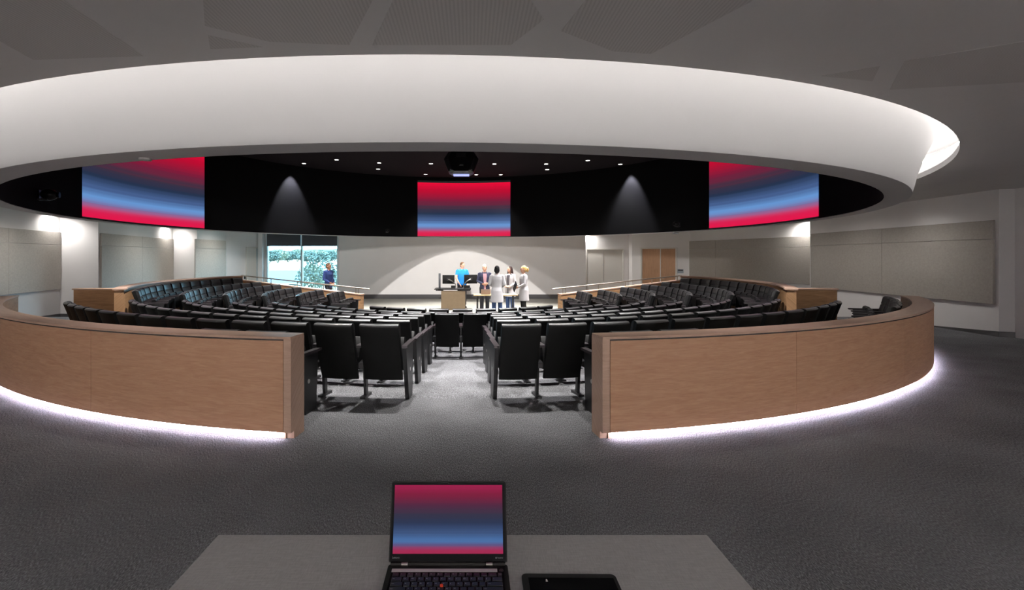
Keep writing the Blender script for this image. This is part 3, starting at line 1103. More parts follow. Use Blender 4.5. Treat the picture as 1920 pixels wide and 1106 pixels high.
def seat_proto():
    P = {}
    mb = MB()
    mb.sections(curved_section([(-.150, .235), (-.215, .40), (-.285, .60), (-.345, .79), (-.364, .842), (-.366, .860), (-.358, .874), (-.342, .882), (-.322, .884), (-.306, .860), (-.262, .68), (-.185, .45), (-.128, .245), (-.138, .234)], W, 8, 0.025))
    for i, f in enumerate(mb.f):                                   # the padded roll along the top edge is glossier
        if len(f) == 4 and sum(mb.v[j].z for j in f) / 4 > 0.853:
            mb.m[i] = 1
    P['back_shell'] = mb.mesh('back_shell', [M['shell'], M['roll']], 50)
    mb = MB()
    mb.sections(curved_section([(-.324, .882), (-.298, .886), (-.270, .876), (-.254, .85), (-.232, .76), (-.228, .745), (-.240, .735), (-.222, .722), (-.19, .60), (-.165, .49), (-.172, .47), (-.19, .47), (-.262, .68)], W - 0.012, 8, 0.025))
    P['back_cushion'] = mb.mesh('back_cushion', M['leather'], 50)
    # tipped-up seat: thin box turned up about its rear edge
    mb = MB()
    ca, sa = math.cos(R(72)), math.sin(R(72))
    sec = []
    for u, v in ((0, -.035), (.02, -.05), (.34, -.045), (.37, -.02), (.37, .015), (.35, .04), (.18, .052), (.02, .045), (0, .03)):
        sec.append((-.085 + u * ca - v * sa, .335 + u * sa + v * ca))
    mb.sections(curved_section(sec, W - 0.02, 6, 0.008))
    P['seat'] = mb.mesh('seat', M['seat_pad'], 50)
    mb = MB()
    mb.sections(curved_section([(-.225, .605), (.265, .60), (.28, .612), (.275, .628), (-.20, .635), (-.225, .63)], 0.06, 2, 0.0))
    P['armrest'] = mb.mesh('armrest', M['arm'], 40)
    mb = MB()
    for sec, w in (([(-.06, .60), (.03, .60), (.045, .02), (-.01, .02)], 0.032), ([(-.10, -.02), (.14, -.02), (.14, .022), (-.10, .022)], 0.06), ([(-.16, .36), (-.03, .40), (-.03, .44), (-.16, .42)], 0.05)):
        mb.sections(curved_section(sec, w, 1, 0.0))
    P['leg'] = mb.mesh('leg', M['metal_black'])
    mb = MB()
    mb.sections(curved_section([(-.05, -.03), (.16, -.03), (.205, .605), (-.235, .605)], 0.044, 1, 0.0))
    P['end_panel'] = mb.mesh('end_panel', M['metal_black'])
    mb = MB()
    mb.cyl((0.0, 0.0, .33), 0.022, 0.054, 14, 0, 'x')
    P['badge'] = mb.mesh('badge', M['chrome'], 40)
    mb = MB()
    mb.box((0, -.19, .648), (0.05, 0.05, 0.022))
    P['arm_bracket'] = mb.mesh('arm_bracket', M['chrome'])
    return P


SP = seat_proto()
ORD = ['zeroth', 'first', 'second', 'third', 'fourth', 'fifth', 'sixth', 'seventh', 'eighth', 'ninth', 'tenth', 'eleventh', 'twelfth', 'thirteenth', 'fourteenth', 'fifteenth']
N_SEATS = 0


def part(name, me, parent, loc=(0, 0, 0), rz=0.0):
    o = bpy.data.objects.new(name, me)
    o.parent = parent
    o.location = loc
    o.rotation_euler = (0, 0, rz)
    COL.objects.link(o)
    return o


def seat(x, y, rz, label, group, left='arm', right=None, z=None, half=0.03, rf=8.4):
    """left/right: what closes that side of the seat - 'arm', 'end' or nothing"""
    global N_SEATS
    N_SEATS += 1
    t = thing('theater_seat', label, 'seat', (x, y, floor_z(x, y) if z is None else z), rz, group)
    for nme in ('back_shell', 'back_cushion', 'seat'):
        part(nme, SP[nme], t)
    for sd, k in ((-1, left), (1, right)):
        if k is None:
            continue
        loc, tw = (sd * rf * math.sin(half), rf - rf * math.cos(half), 0), sd * half     # arms stand on the line between two seats
        part('armrest', SP['armrest'], t, loc, tw)
        if k == 'end':
            e = part('end_panel', SP['end_panel'], t, loc, tw)
            b = bpy.data.objects.new('badge', SP['badge'])
            b.parent = e
            COL.objects.link(b)
        else:
            part('leg', SP['leg'], t, loc, tw)
    return t


def arc_row(r_top, angs, labels, group, ends, cx=CX, cy=CY, z=None):
    """angs increasing in angle; ends = (low end, high end) panels"""
    rf = r_top - 0.375
    half = R(abs(angs[1] - angs[0]) / 2)
    for i, (a, lab) in enumerate(zip(angs, labels)):
        x, y = pol(rf, a, cx, cy)
        lo = 'end' if i == 0 and ends[0] else 'arm'
        hi = ('end' if ends[1] else 'arm') if i == len(angs) - 1 else None
        seat(x, y, R(a), lab, group, lo, hi, z, half, rf)


ROWN = {1: 'rearmost full row', 2: 'second row from the rear', 3: 'third row from the rear', 4: 'fourth row from the rear', 5: 'third row from the stage', 6: 'second row from the stage', 7: 'row nearest the stage'}
RT = {1: 8.8, 2: 7.85, 3: 6.95, 4: 6.05, 5: 5.17, 6: 4.3, 7: 3.5}
NP = {1: 13, 2: 13, 3: 12, 4: 10}
for row in (1, 2, 3, 4):
    pa = math.degrees(0.52 / RT[row])
    off = math.degrees(0.775 / RT[row])
    c = math.degrees(0.085 / RT[row])
    for sgn, sd in ((-1, 'window side'), (1, 'door side')):
        angs = [c + sgn * (off + pa * i) for i in range(NP[row])]
        labs = ['black theater seat, %s from the aisle, %s, %s' % (ORD[i + 1], ROWN[row], sd) for i in range(NP[row])]
        if sgn < 0:
            angs, labs = angs[::-1], labs[::-1]
        arc_row(RT[row], angs, labs, 'seats in the %s' % ROWN[row], (True, True))
for row, half, centre in ((5, 10, False), (6, 7, True), (7, 4, True)):
    pa = math.degrees(0.525 / RT[row])
    c = math.degrees(0.13 / RT[row])
    if centre:
        ks = list(range(-half, half + 1))
    else:
        ks = [k + 0.5 for k in range(-half, half)]
    angs, labs = [], []
    for k in ks:
        angs.append(c + pa * k)
        if k == 0:
            labs.append('black theater seat in the very middle of the %s' % ROWN[row])
        else:
            i = int(abs(k) + 0.5) if not centre else int(abs(k))
            labs.append('black theater seat, %s from the middle, %s, %s' % (ORD[i], ROWN[row], 'window side' if k < 0 else 'door side'))
    arc_row(RT[row], angs, labs, 'seats in the %s' % ROWN[row], (True, True))

# side blocks: rows run from the gap by the rear block to the handrail
SIDE = [(7.8, 13, 106.9, 'back row'), (6.98, 11, 106.3, 'second row'), (6.13, 9, 105.2, 'third row'), (5.3, 7, 103.8, 'fourth row'), (4.5, 5, 103.4, 'fifth row'), (3.75, 3, 102.1, 'front row')]
for sgn, sd in ((-1, 'window-side'), (1, 'door-side')):
    for r, nseats, far, rn in SIDE:
        pa = math.degrees(0.52 / r)
        first = far - pa * 0.5
        angs = [first - pa * i for i in range(nseats)]
        labs = ['black theater seat, %s from the handrail, %s of the %s block' % (ORD[i + 1], rn, sd) for i in range(nseats)]
        if sgn > 0:
            angs, labs = angs[::-1], labs[::-1]
        else:
            angs = [-a for a in angs]
        arc_row(r, angs, labs, 'seats in the %s of the %s block' % (rn, sd), (True, True))

# seats with their backs against the curved barriers: only the aisle ends and the far door-side end can be seen
arc_row(9.46, [-14.2, -11.0], ['black theater seat against the window-side curved barrier, second from its aisle end',
                               'black theater seat against the window-side curved barrier, at its aisle end'], 'seats against the window-side barrier', (False, True), BX, BY, 0.0)
arc_row(9.46, [10.9, 14.1], ['black theater seat against the door-side curved barrier, at its aisle end',
                             'black theater seat against the door-side curved barrier, second from its aisle end'], 'seats against the door-side barrier', (True, False), BX, BY, 0.0)
arc_row(9.46, [44.0, 47.2, 50.4, 53.6, 56.8], ['black theater seat inside the far end of the door-side barrier, %s from the barrier end' % ORD[5 - i] for i in range(5)],
        'seats at the far end of the door-side barrier', (True, True), BX, BY, 0.0)


# ------------------------------------------------------------------ lectern, stage table and what stands on them
ld = 18.3
t = thing('lectern_desk', 'wide lectern desk with a taupe panel front and a dark overhanging top', 'lectern', (-0.66, ld + 0.38, STAGE))
k = MB(); k.box((0, -0.35, 0.37), (0.90, 0.03, 0.74)); k.build('front_panel', M['putty'], t, bevel=0.006)
for x in (-0.445, 0.445):
    k = MB(); k.box((x, 0, 0.37), (0.03, 0.68, 0.74)); k.build('side_panel', M['putty'], t, bevel=0.006)
k = MB(); k.box((0, -0.368, 0.66), (0.86, 0.012, 0.13)); k.build('modesty_rail', M['putty'], t, bevel=0.004)
k = MB(); k.box((-0.02, 0, 0.79), (1.40, 0.86, 0.035)); k.build('desk_top', M['monitor'], t, bevel=0.006)
for x in (-0.52, 0.52):
    k = MB(); k.box((x, -0.25, 0.755), (0.28, 0.3, 0.035)); k.build('support_arm', M['metal_black'], t, bevel=0.004)
top = STAGE + 0.8075


def monitor(px0, px1, py0, py1, d, yaw, arm_x, label):
    a, b = at(px0, py0, d), at(px1, py1, d)
    c = (a + b) / 2
    t = thing('monitor', label, 'monitor', (c.x, d, top), yaw, 'monitors on the lectern')
    w, h, zc = b.x - a.x, a.z - b.z, c.z - top
    k = MB(); k.box((0, 0, zc), (w, 0.03, h)); k.build('back_cover', M['monitor'], t, bevel=0.008)
    k = MB(); k.box((0, 0.017, zc), (w - 0.02, 0.004, h - 0.02)); k.build('display', M['tablet'], t)
    k = MB(); k.box((0, -0.02, zc), (0.12, 0.02, 0.12)); k.build('mount_plate', M['metal_black'], t, bevel=0.003)
    k = MB(); k.tube([(0, -0.03, zc), (arm_x * 0.55, -0.09, zc - 0.06), (arm_x, 0.02, 0.16), (arm_x, 0.02, 0.0)], [0.022, 0.02, 0.02, 0.025], 12); k.build('monitor_arm', M['chrome'], t, smooth=40)
    k = MB(); k.cyl((arm_x, 0.02, 0.008), 0.06, 0.016, 20); k.build('arm_base', M['chrome'], t, smooth=40)


monitor(829.5, 852.5, 515.5, 532, 18.75, R(-8), 0.27, 'dark monitor on a silver arm on the lectern beside the tall grey column')
monitor(870, 895, 515, 531.5, 18.75, R(8), -0.27, 'dark monitor on a silver arm on the lectern nearest the man in the blazer')
c = at(824.3, 541, 18.5)
t = thing('column_speaker', 'tall slim grey column standing at the end of the lectern top', 'speaker', (c.x, 18.5, top))
k = MB(); k.box((0, 0, 0.30), (0.075, 0.07, 0.58)); k.build('grille', M['grey_column'], t, bevel=0.006)
k = MB(); k.box((0, 0, 0.006), (0.13, 0.13, 0.012)); k.build('foot', M['metal_black'], t)
for px, w, h, n_, lab in ((850, 0.17, 0.12, 'control_screen', 'small dark control screen on the lectern before the man in the blue shirt'),
                          (875.5, 0.24, 0.13, 'document_camera', 'dark document camera on the lectern under the second monitor')):
    c = at(px, 541, 18.5)
    t = thing(n_, lab, 'control screen' if 'screen' in n_ else 'document camera', (c.x, 18.45, top))
    k = MB(); k.box((0, 0, 0.012), (w, 0.14, 0.024)); k.build('base', M['metal_black'], t, bevel=0.004)
    k = MB(); k.prism([(-0.06, 0.02), (-0.04, 0.02), (0.02, h), (0.0, h)], lambda u, v, w_: (w_, u, v), -w / 2, w / 2); k.build('panel', M['tablet'], t)

td = 16.2
t = thing('stage_table', 'light-topped table on black legs beside the lectern, holding a silver laptop', 'table', (0.86, td + 0.3, STAGE))
k = MB(); k.box((0, 0, 0.725), (1.50, 0.62, 0.03)); k.build('tabletop', M['birch'], t, bevel=0.004)
for x in (-0.62, 0.60):
    k = MB(); k.box((x, 0, 0.36), (0.06, 0.08, 0.70)); k.box((x, 0, 0.02), (0.06, 0.56, 0.04)); k.box((x, 0, 0.70), (0.05, 0.5, 0.025)); k.build('leg', M['metal_black'], t, bevel=0.004)
c = at(911, 553, td)
t = thing('laptop', 'silver laptop with its lid towards the seats on the light stage table', 'laptop', (c.x, td + 0.18, STAGE + 0.74), R(4))
k = MB(); k.box((0, 0.12, 0.009), (0.33, 0.23, 0.018)); k.build('base', M['silver'], t, bevel=0.003)
k = MB(); k.prism([(-0.06, 0.19), (-0.052, 0.192), (0.008, 0.018), (0.0, 0.016)], lambda u, v, w: (w, u, v), -0.165, 0.165); k.build('lid', M['silver'], t, bevel=0.002)
k = MB(); k.cyl((0, -0.034, 0.10), 0.012, 0.003, 16, 0, 'y'); k.build('lid_emblem', M['chrome'], t)

# ------------------------------------------------------------------ people
SKIN = mat('skin_light', (214, 164, 138), 0.5, var=0.04, vscale=9)
SKIN2 = mat('skin_tan', (176, 126, 100), 0.5, var=0.04, vscale=9)
EYE_M = mat('eye_dark', (34, 28, 26), 0.25)
LIP = mat('lip', (168, 96, 88), 0.5)
FAB = {
    'blue': mat('polo_blue', (22, 132, 214), 0.8, var=0.06, vscale=14, bump=0.1, bscale=400),
    'navy': mat('blazer_navy', (46, 50, 78), 0.8, var=0.06, vscale=14, bump=0.1, bscale=400),
    'pink': mat('shirt_pink', (226, 178, 190), 0.8, var=0.04, vscale=14),
    'white': mat('coat_white', (206, 204, 207), 0.85, var=0.03, vscale=8, bump=0.1, bscale=300),
    'jean': mat('jeans', (56, 78, 122), 0.85, var=0.12, vscale=18),
    'dark': mat('trousers_dark', (32, 32, 40), 0.85, var=0.08, vscale=12),
    'black': mat('trousers_black', (18, 18, 20), 0.85),
    'grey': mat('blouse_grey', (86, 84, 92), 0.85, var=0.08, vscale=14),
    'denim_blue': mat('jacket_blue', (30, 52, 108), 0.8, var=0.1, vscale=12),
    'shoe': mat('shoe_dark', (30, 26, 24), 0.45),
}
HAIR = {
    'brown': mat('hair_brown', (96, 72, 54), 0.7, spec=0.2, var=0.15, vscale=40),
    'silver': mat('hair_silver', (196, 186, 176), 0.55, var=0.08, vscale=40),
    'black': mat('hair_black', (26, 24, 26), 0.65, spec=0.2, var=0.1, vscale=40),
    'darkbrown': mat('hair_dark_brown', (48, 34, 32), 0.65, spec=0.2, var=0.15, vscale=40),
    'blonde': mat('hair_blonde', (214, 176, 108), 0.5, var=0.12, vscale=40),
}


def hand(mb, wrist, tip, palm_n, side, curl=0.5):
    """palm, four unequal bent fingers and a side thumb; wrist -> tip is the hand's length direction"""
    wv, tv = Vector(wrist), Vector(tip)
    d = (tv - wv).normalized()
    n = Vector(palm_n)
    n = (n - d * n.dot(d)).normalized()
    s = d.cross(n).normalized() * side
    rot = Matrix((s, d, n)).transposed()
    mb.ball(wv + d * 0.052, (0.040, 0.054, 0.016), 14, 10, rot)
    for off, ln in ((0.028, 0.068), (0.010, 0.078), (-0.009, 0.072), (-0.027, 0.056)):
        b = wv + d * 0.085 + s * off
        k1 = b + d * ln * 0.45 + n * 0.012 * curl
        k2 = k1 + (d * (1 - 0.45 * curl) + n * 0.8 * curl).normalized() * ln * 0.32
        k3 = k2 + (d * (1 - 0.8 * curl) + n * 1.3 * curl).normalized() * ln * 0.28
        mb.tube([b - d * 0.02, b, k1, k2, k3], [0.010, 0.0098, 0.0092, 0.0088, 0.0075], 8)
    b = wv + d * 0.03 + s * 0.034
    t1 = b + (d * 0.6 + s * 0.75 + n * 0.25).normalized() * 0.036
    t2 = t1 + (d * 0.9 + s * 0.2 + n * 0.35).normalized() * 0.030
    mb.tube([wv + d * 0.025 + s * 0.015, b, t1, t2], [0.014, 0.0125, 0.0105, 0.009], 8)


def ellipse_rings(rows, seg=22):
    return [[(cx_ + rx * math.cos(2 * PI * i / seg), cy_ + ry * math.sin(2 * PI * i / seg), z) for i in range(seg)] for z, rx, ry, cx_, cy_ in rows]


def person(label, x, y, h, rz, top, bottom, hair, skin, arms, legs=None, hem=0.83, sleeves=1.0, shirt=None, hair_kind='short', look=0.0, nod=0.0, woman=False, zfloor=STAGE):
    """local frame: facing -Y; arms = ((elbow, wrist, fingertip, palm normal), same for +X side)"""
    t = thing('person', label, 'person', (x, y, zfloor), rz, None)
    s = h / 1.75
    t.scale = (s, s, s)
    wd = 0.90 if woman else 1.0
    hips = ((-0.09, 0, 0.92), (0.09, 0, 0.92))
    legs = legs or (((-0.10, -0.015, 0.50), (-0.105, 0.02, 0.085)), ((0.10, -0.015, 0.50), (0.105, 0.02, 0.085)))
    sh = ((-0.185 * wd, 0.005, 1.425), (0.185 * wd, 0.005, 1.425))
    trunk = [(0.84, .150, .105, 0, .0), (0.93, .170, .118, 0, .005), (1.05, .148 * wd, .105, 0, .0), (1.18, .158 * wd, .112, 0, -.005), (1.31, .180 * wd, .118, 0, -.004), (1.41, .172 * wd, .098, 0, .004), (1.455, .105, .075, 0, .008), (1.49, .060, .060, 0, .006)]
    b = MB()
    b.sections(ellipse_rings(trunk))
    b.tube([(0, .008, 1.45), (0, -.002, 1.52), (0, -.01, 1.58)], [.060, .054, .052], 14)
    hr = Matrix.Translation((0, 0, 1.53)) @ Matrix.Rotation(look, 4, 'Z') @ Matrix.Rotation(nod, 4, 'X') @ Matrix.Translation((0, 0, -1.53))
    H = MB()
    H.ball((0, -.012, 1.640), (.076, .096, .108), 22, 16)
    H.ball((0, -.048, 1.580), (.054, .056, .058), 16, 12)
    H.ball((0, -.070, 1.545), (.030, .032, .024), 12, 8)          # chin
    H.ball((0, -.088, 1.668), (.056, .022, .014), 12, 8)          # brow
    H.tube([(0, -.098, 1.655), (0, -.118, 1.615), (0, -.102, 1.606)], [.009, .015, .012], 10)
    for e in (-1, 1):
        H.ball((e * .075, .000, 1.628), (.010, .020, .032), 10, 8)
        H.ball((e * .045, -.070, 1.612), (.024, .024, .022), 10, 8)
    b.add([hr @ v for v in H.v], H.f)
    for i in range(2):
        kn, an = legs[i]
        b.tube([hips[i], kn, an, (an[0], an[1], an[2] - 0.04)], [.088, .058, .042, .04], 14)
        el, wr, tp, pn = arms[i]
        b.tube([(sh[i][0] * 0.8, sh[i][1], sh[i][2] + 0.0), sh[i], el, wr], [.055, .056 * wd, .043 * wd, .030 * wd], 14)
        hand(b, wr, tp, pn, 1 if i == 0 else -1)
    remeshed(b, 'body', skin, 0.0085, t, 4)
    for e in (-1, 1):
        k = MB(); k.ball(hr @ Vector((e * .033, -.0985, 1.643)), (.013, .008, .008), 10, 8); k.build('eye', EYE_M, t, smooth=60)
    k = MB(); k.ball(hr @ Vector((0, -.103, 1.578)), (.024, .007, .008), 12, 8); k.build('mouth', LIP, t, smooth=60)
    # trousers and shoes
    k = MB()
    k.sections(ellipse_rings([(0.82, .150, .112, 0, .002), (0.90, .182, .132, 0, .006), (0.98, .170, .122, 0, .004), (1.02, .158, .114, 0, .002)]))
    for i in range(2):
        kn, an = legs[i]
        k.tube([(hips[i][0], .002, .93), kn, (an[0], an[1], an[2] + 0.02)], [.104, .076, .070], 14)
    remeshed(k, 'trousers', FAB[bottom], 0.013, t, 4)
    for i in range(2):
        an = legs[i][1]
        k = MB()
        k.ball((an[0], an[1] - .065, .045), (.048, .135, .045), 16, 10)
        k.ball((an[0], an[1], .065), (.046, .055, .062), 14, 10)
        k.box((an[0], an[1] - .06, .012), (.085, .25, .024))
        remeshed(k, 'shoe', FAB['shoe'], 0.012, t, 3)
    # upper garment: torso, optional long skirt, sleeves
    g = 0.017
    rows = [(z, rx + g, ry + g, cx_, cy_) for z, rx, ry, cx_, cy_ in trunk if z > hem and z < 1.47]
    if hem < 0.7:
        rows = [(hem, .220, .175, 0, .01), (0.70, .210, .165, 0, .01), (0.84, .200, .160, 0, .008), (0.94, .198, .156, 0, .006)] + [(z, rx + g + .006, ry + g + .006, a, c_) for z, rx, ry, a, c_ in trunk if 1.0 < z < 1.47]
    elif hem < 0.9:
        rows = [(hem, .196, .145, 0, .004)] + rows
    rows.append((1.478, .082, .078, 0, .008))
    k = MB()
    k.sections(ellipse_rings(rows))
    for i in range(2):
        el, wr, tp, pn = arms[i]
        e_, w_ = Vector(el), Vector(wr)
        pts = [(sh[i][0] * 0.75, sh[i][1], sh[i][2] + 0.005), sh[i], tuple(Vector(sh[i]).lerp(e_, sleeves * 0.98 if sleeves < 1 else 1.0))]
        rad = [.058, .064 * wd, (.060 if sleeves < 1 else .055) * wd]
        if sleeves >= 1:
            pts.append(tuple(e_.lerp(w_, 0.97)))
            rad.append(.044 * wd)
        k.tube(pts, rad, 14)
    nm = {'white': 'lab_coat', 'navy': 'blazer', 'blue': 'polo_shirt', 'denim_blue': 'jacket'}[top]
    go = remeshed(k, nm, FAB[top], 0.013, t, 4)
    # collar
    k = MB()
    k.tube([(-.055, -.058, 1.43), (-.078, -.01, 1.485), (0, .072, 1.515), (.078, -.01, 1.485), (.055, -.058, 1.43)], [.016, .018, .018, .018, .016], 10)
    remeshed(k, 'collar', FAB[top], 0.009, go, 3)
    if shirt:
        k = MB()
        lo_z = max(hem, 0.86) if hem > 0.7 else 0.74
        k.sections([[(u * hw, yy - 0.012 * (1 - abs(u)), z) for u in (-1, -.5, 0, .5, 1)] + [(u * hw, yy + 0.05, z) for u in (1, 0, -1)]
                    for z, hw, yy in ((lo_z, .030, -.148 if hem > 0.7 else -.172), (1.05, .036, -.128 - (0.006 if hem < 0.7 else 0)), (1.2, .052, -.138 - (0.004 if hem < 0.7 else 0)), (1.32, .066, -.141), (1.43, .064, -.108))])
        k.build('shirt_front', FAB[shirt], t, smooth=50)
    # hair
    k = MB()
    k.ball((0, .010, 1.668), (.084, .100, .098), 20, 14)
    if hair_kind == 'short':
        k.ball((0, .034, 1.620), (.080, .075, .085), 18, 12)
    elif hair_kind == 'bob':
        k.ball((0, .040, 1.610), (.092, .082, .110), 18, 12)
    elif hair_kind == 'long':
        k.ball((0, .030, 1.630), (.088, .085, .10), 18, 12)
        k.tube([(0, .045, 1.64), (0, .075, 1.53), (0, .085, 1.40), (0, .088, 1.30)], [(.085, .060), (.090, .050), (.085, .040), (.06, .025)], 16)
        for e in (-1, 1):
            k.tube([(e * .072, -.03, 1.67), (e * .088, -.02, 1.56), (e * .088, -.03, 1.45), (e * .075, -.05, 1.36)], [.022, .026, .026, .014], 10)
    elif hair_kind == 'tail':
        k.ball((0, .036, 1.630), (.082, .078, .088), 18, 12)
        k.tube([(0, .085, 1.675), (0, .125, 1.66), (0, .140, 1.60), (0, .130, 1.54)], [.045, .052, .046, .022], 12)
    hv = MB(); hv.add([hr @ v for v in k.v], k.f)
    remeshed(hv, 'hair', HAIR[hair], 0.0085, t, 5)
    return t


DOWN = (((-0.235, .03, 1.13), (-0.235, -.05, .88), (-0.23, -.08, .72), (1, 0, 0)), ((0.235, .03, 1.13), (0.235, -.05, .88), (0.23, -.08, .72), (-1, 0, 0)))
# man in the blue polo leaning over the lectern, hands on its top
p = at(866, 494, 19.0)
person('man in a bright blue polo shirt standing behind the lectern, hands on the desk', p.x, 19.30, 1.82, R(18), 'blue', 'dark', 'brown', SKIN,
       (((-0.25, -.06, 1.14), (-0.17, -.20, 0.93), (-0.10, -.33, .815), (0, -.5, -1)), ((0.25, -.06, 1.14), (0.16, -.22, 0.93), (0.09, -.34, .815), (0, -.5, -1))), sleeves=0.62, hem=0.86, look=R(18), nod=R(12))
# man in the navy blazer, hands clasped
p = at(909, 497, 17.1)
person('silver-haired man in a navy blazer and pink shirt, hands clasped behind the table', p.x, 17.35, 1.75, R(4), 'navy', 'dark', 'silver', SKIN,
       (((-0.245, -.02, 1.15), (-0.09, -.19, 1.06), (0.02, -.21, 1.02), (0.2, .9, .2)), ((0.245, -.02, 1.15), (0.10, -.185, 1.07), (-0.01, -.225, 1.06), (-.2, .9, .1))), hem=0.80, shirt='pink', look=R(14))
# person in a white coat seen from behind
p = at(932, 499, 15.6)
person('dark-haired person in a white lab coat and jeans seen from behind before the table', p.x, 15.6, 1.73, R(174), 'white', 'jean', 'black', SKIN2,
       (((-0.25, .02, 1.15), (-0.14, -.19, 1.05), (-0.03, -.24, 1.04), (0, .8, -.5)), ((0.25, .02, 1.15), (0.13, -.19, 1.06), (0.02, -.25, 1.05), (0, .8, -.5))), hem=0.56, hair_kind='bob', look=R(-6))
# woman with long dark hair
p = at(957, 501, 17.2)
person('woman with long dark hair in an open white lab coat, hands together behind the table', p.x, 17.35, 1.68, R(-38), 'white', 'jean', 'darkbrown', SKIN,
       (((-0.225, .0, 1.13), (-0.10, -.20, 1.03), (0.0, -.25, 1.00), (0, .8, -.4)), ((0.225, .0, 1.13), (0.12, -.20, 1.00), (0.05, -.29, 1.02), (-.4, .6, -.5))), hem=0.62, shirt='grey', hair_kind='long', woman=True, look=R(-14))
# blonde woman in profile, dark folder under her forearms
p = at(981, 500, 16.3)
person('blonde woman in a white lab coat and black trousers holding a dark folder', p.x, 16.15, 1.72, R(-82), 'white', 'black', 'blonde', SKIN,
       (((-0.215, -.02, 1.14), (-0.12, -.22, 1.07), (-0.03, -.29, 1.05), (.4, .7, -.3)), ((0.215, -.02, 1.14), (0.12, -.23, 1.03), (0.03, -.30, 1.00), (-.4, .7, .2))), hem=0.56, hair_kind='tail', woman=True)
o = MB(); o.box((0, 0, 0), (0.24, 0.018, 0.31))
o = o.build('folder', M['tablet'], bevel=0.003)
o.location = (p.x - 0.30, 16.10, STAGE + 1.03)
o.rotation_euler = (R(-12), R(24), R(-82))
tag(o, 'dark folder held in front of the blonde woman in the white coat', 'folder')
# man walking past the window
p = at(616, 494, 19.0)
person('man in a blue jacket walking past the window behind the handrail', p.x, 19.0, 1.78, R(64), 'denim_blue', 'dark', 'brown', SKIN2,
       (((-0.235, .03, 1.14), (-0.12, -.17, .99), (-0.02, -.22, .95), (0, .8, -.3)), ((0.235, .03, 1.14), (0.12, -.17, .98), (0.03, -.23, .95), (0, .8, -.3))),
       legs=(((-0.09, -.12, .52), (-0.09, -.16, .09)), ((0.09, .04, .52), (0.09, .24, .13))), hem=0.80)


# ------------------------------------------------------------------ table and laptop in front
ty0, ty1, tx0, tx1, tz = 0.73, 1.491, -0.783, 0.735, 0.74
t = thing('folding_table', 'grey linen-look table in front holding the open laptop', 'table', ((tx0 + tx1) / 2, (ty0 + ty1) / 2, 0))
k = MB(); k.box((0, 0, tz - 0.014), (tx1 - tx0, ty1 - ty0, 0.028)); k.build('tabletop', M['laminate'], t, bevel=0.003)
for sx in (-1, 1):
    x = sx * 0.55
    k = MB(); k.box((x, 0, 0.36), (0.05, 0.07, 0.70)); k.box((x, 0, 0.03), (0.06, 0.62, 0.035)); k.box((x, 0, 0.70), (0.06, 0.55, 0.03))
    k.build('leg', M['metal_black'], t, bevel=0.003)

LX, LY, LZ = -0.0615, 1.314, 0.765      # middle of the hinge line
t = thing('laptop', 'open black laptop on the grey table showing red and blue bands', 'laptop', (LX, LY, 0.74))
HW = 0.163
base_d = 0.232
# local: y towards the stage, hinge at y = 0
k = MB()
out = []
for cx_, cy_, a0 in ((HW - .008, -.006, 0), (-HW + .008, -.006, 90), (-HW + .008, -base_d + .01, 180), (HW - .008, -base_d + .01, 270)):
    for q in range(4):
        a = R(a0 + 30 * q)
        out.append((cx_ + 0.008 * math.cos(a), cy_ + 0.008 * math.sin(a)))
k.prism(out, lambda u, v, w: (u, v, w), 0.0, 0.020)
k.build('base', M['lap_black'], t, bevel=0.0015)
lid = bpy.data.objects.new('lid', None)
COL.objects.link(lid); lid.parent = t
lid.location = (0, 0.004, 0.0235)
lid.rotation_euler = (R(-14), 0, 0)
LH = 0.205
k = MB()
out = []
for cx_, cz_, a0 in ((HW - .009, LH - .009, 0), (-HW + .009, LH - .009, 90), (-HW + .003, .003, 180), (HW - .003, .003, 270)):
    rr = 0.009 if a0 < 180 else 0.003
    for q in range(4):
        a = R(a0 + 30 * q)
        out.append((cx_ + rr * math.cos(a), cz_ + rr * math.sin(a)))
k.prism(out, lambda u, v, w: (u, w, v), 0.0, 0.009)
lo = k.build('lid_shell', M['lap_black'], lid, bevel=0.001)
k = MB(); k.box((0, -0.0012, LH / 2 + 0.0005), (2 * HW - 0.006, 0.0024, LH - 0.006)); k.build('bezel', M['lap_dark'], lid)
sx0, sx1, sz0, sz1 = -0.1525, 0.1515, 0.022, LH - 0.0085
k = MB()
k.add([(sx0, -0.0031, sz0), (sx1, -0.0031, sz0), (sx1, -0.0031, sz1), (sx0, -0.0031, sz1), (sx0, -0.002, sz0), (sx1, -0.002, sz0), (sx1, -0.002, sz1), (sx0, -0.002, sz1)],
      [(0, 1, 2, 3), (7, 6, 5, 4), (0, 4, 5, 1), (1, 5, 6, 2), (2, 6, 7, 3), (3, 7, 4, 0)], 0, [(0, 0), (1, 0), (1, 1), (0, 1)] * 2)
k.build('screen', M['lap_screen'], lid)
for body, x, sz, al in (('Lenovo', sx0 - 0.001, 0.0068, 'LEFT'), ('ThinkPad', sx1 - 0.0165, 0.0042, 'LEFT')):
    me = text_mesh(body, sz, 0.0002, al)
    me.materials.append(M['print'])
    o = bpy.data.objects.new('lettering', me); COL.objects.link(o); o.parent = lid
    o.location = (x, -0.0027, 0.0105); o.rotation_euler = (R(90), 0, 0)
k = MB(); k.cyl((0, -0.0028, LH - 0.0045), 0.0016, 0.0012, 12, 0, 'y'); k.build('webcam', M['tablet'], lid, smooth=40)
k = MB(); k.box((sx1 - 0.0195, -0.0028, 0.012), (0.0032, 0.0006, 0.0032)); k.build('emblem', M['print'], lid)
for x in (-0.118, 0.113):
    k = MB(); k.cyl((x, -0.004, 0.0235), 0.0045, 0.017, 14, 0, 'x'); k.build('hinge', M['chrome'], t, smooth=40)
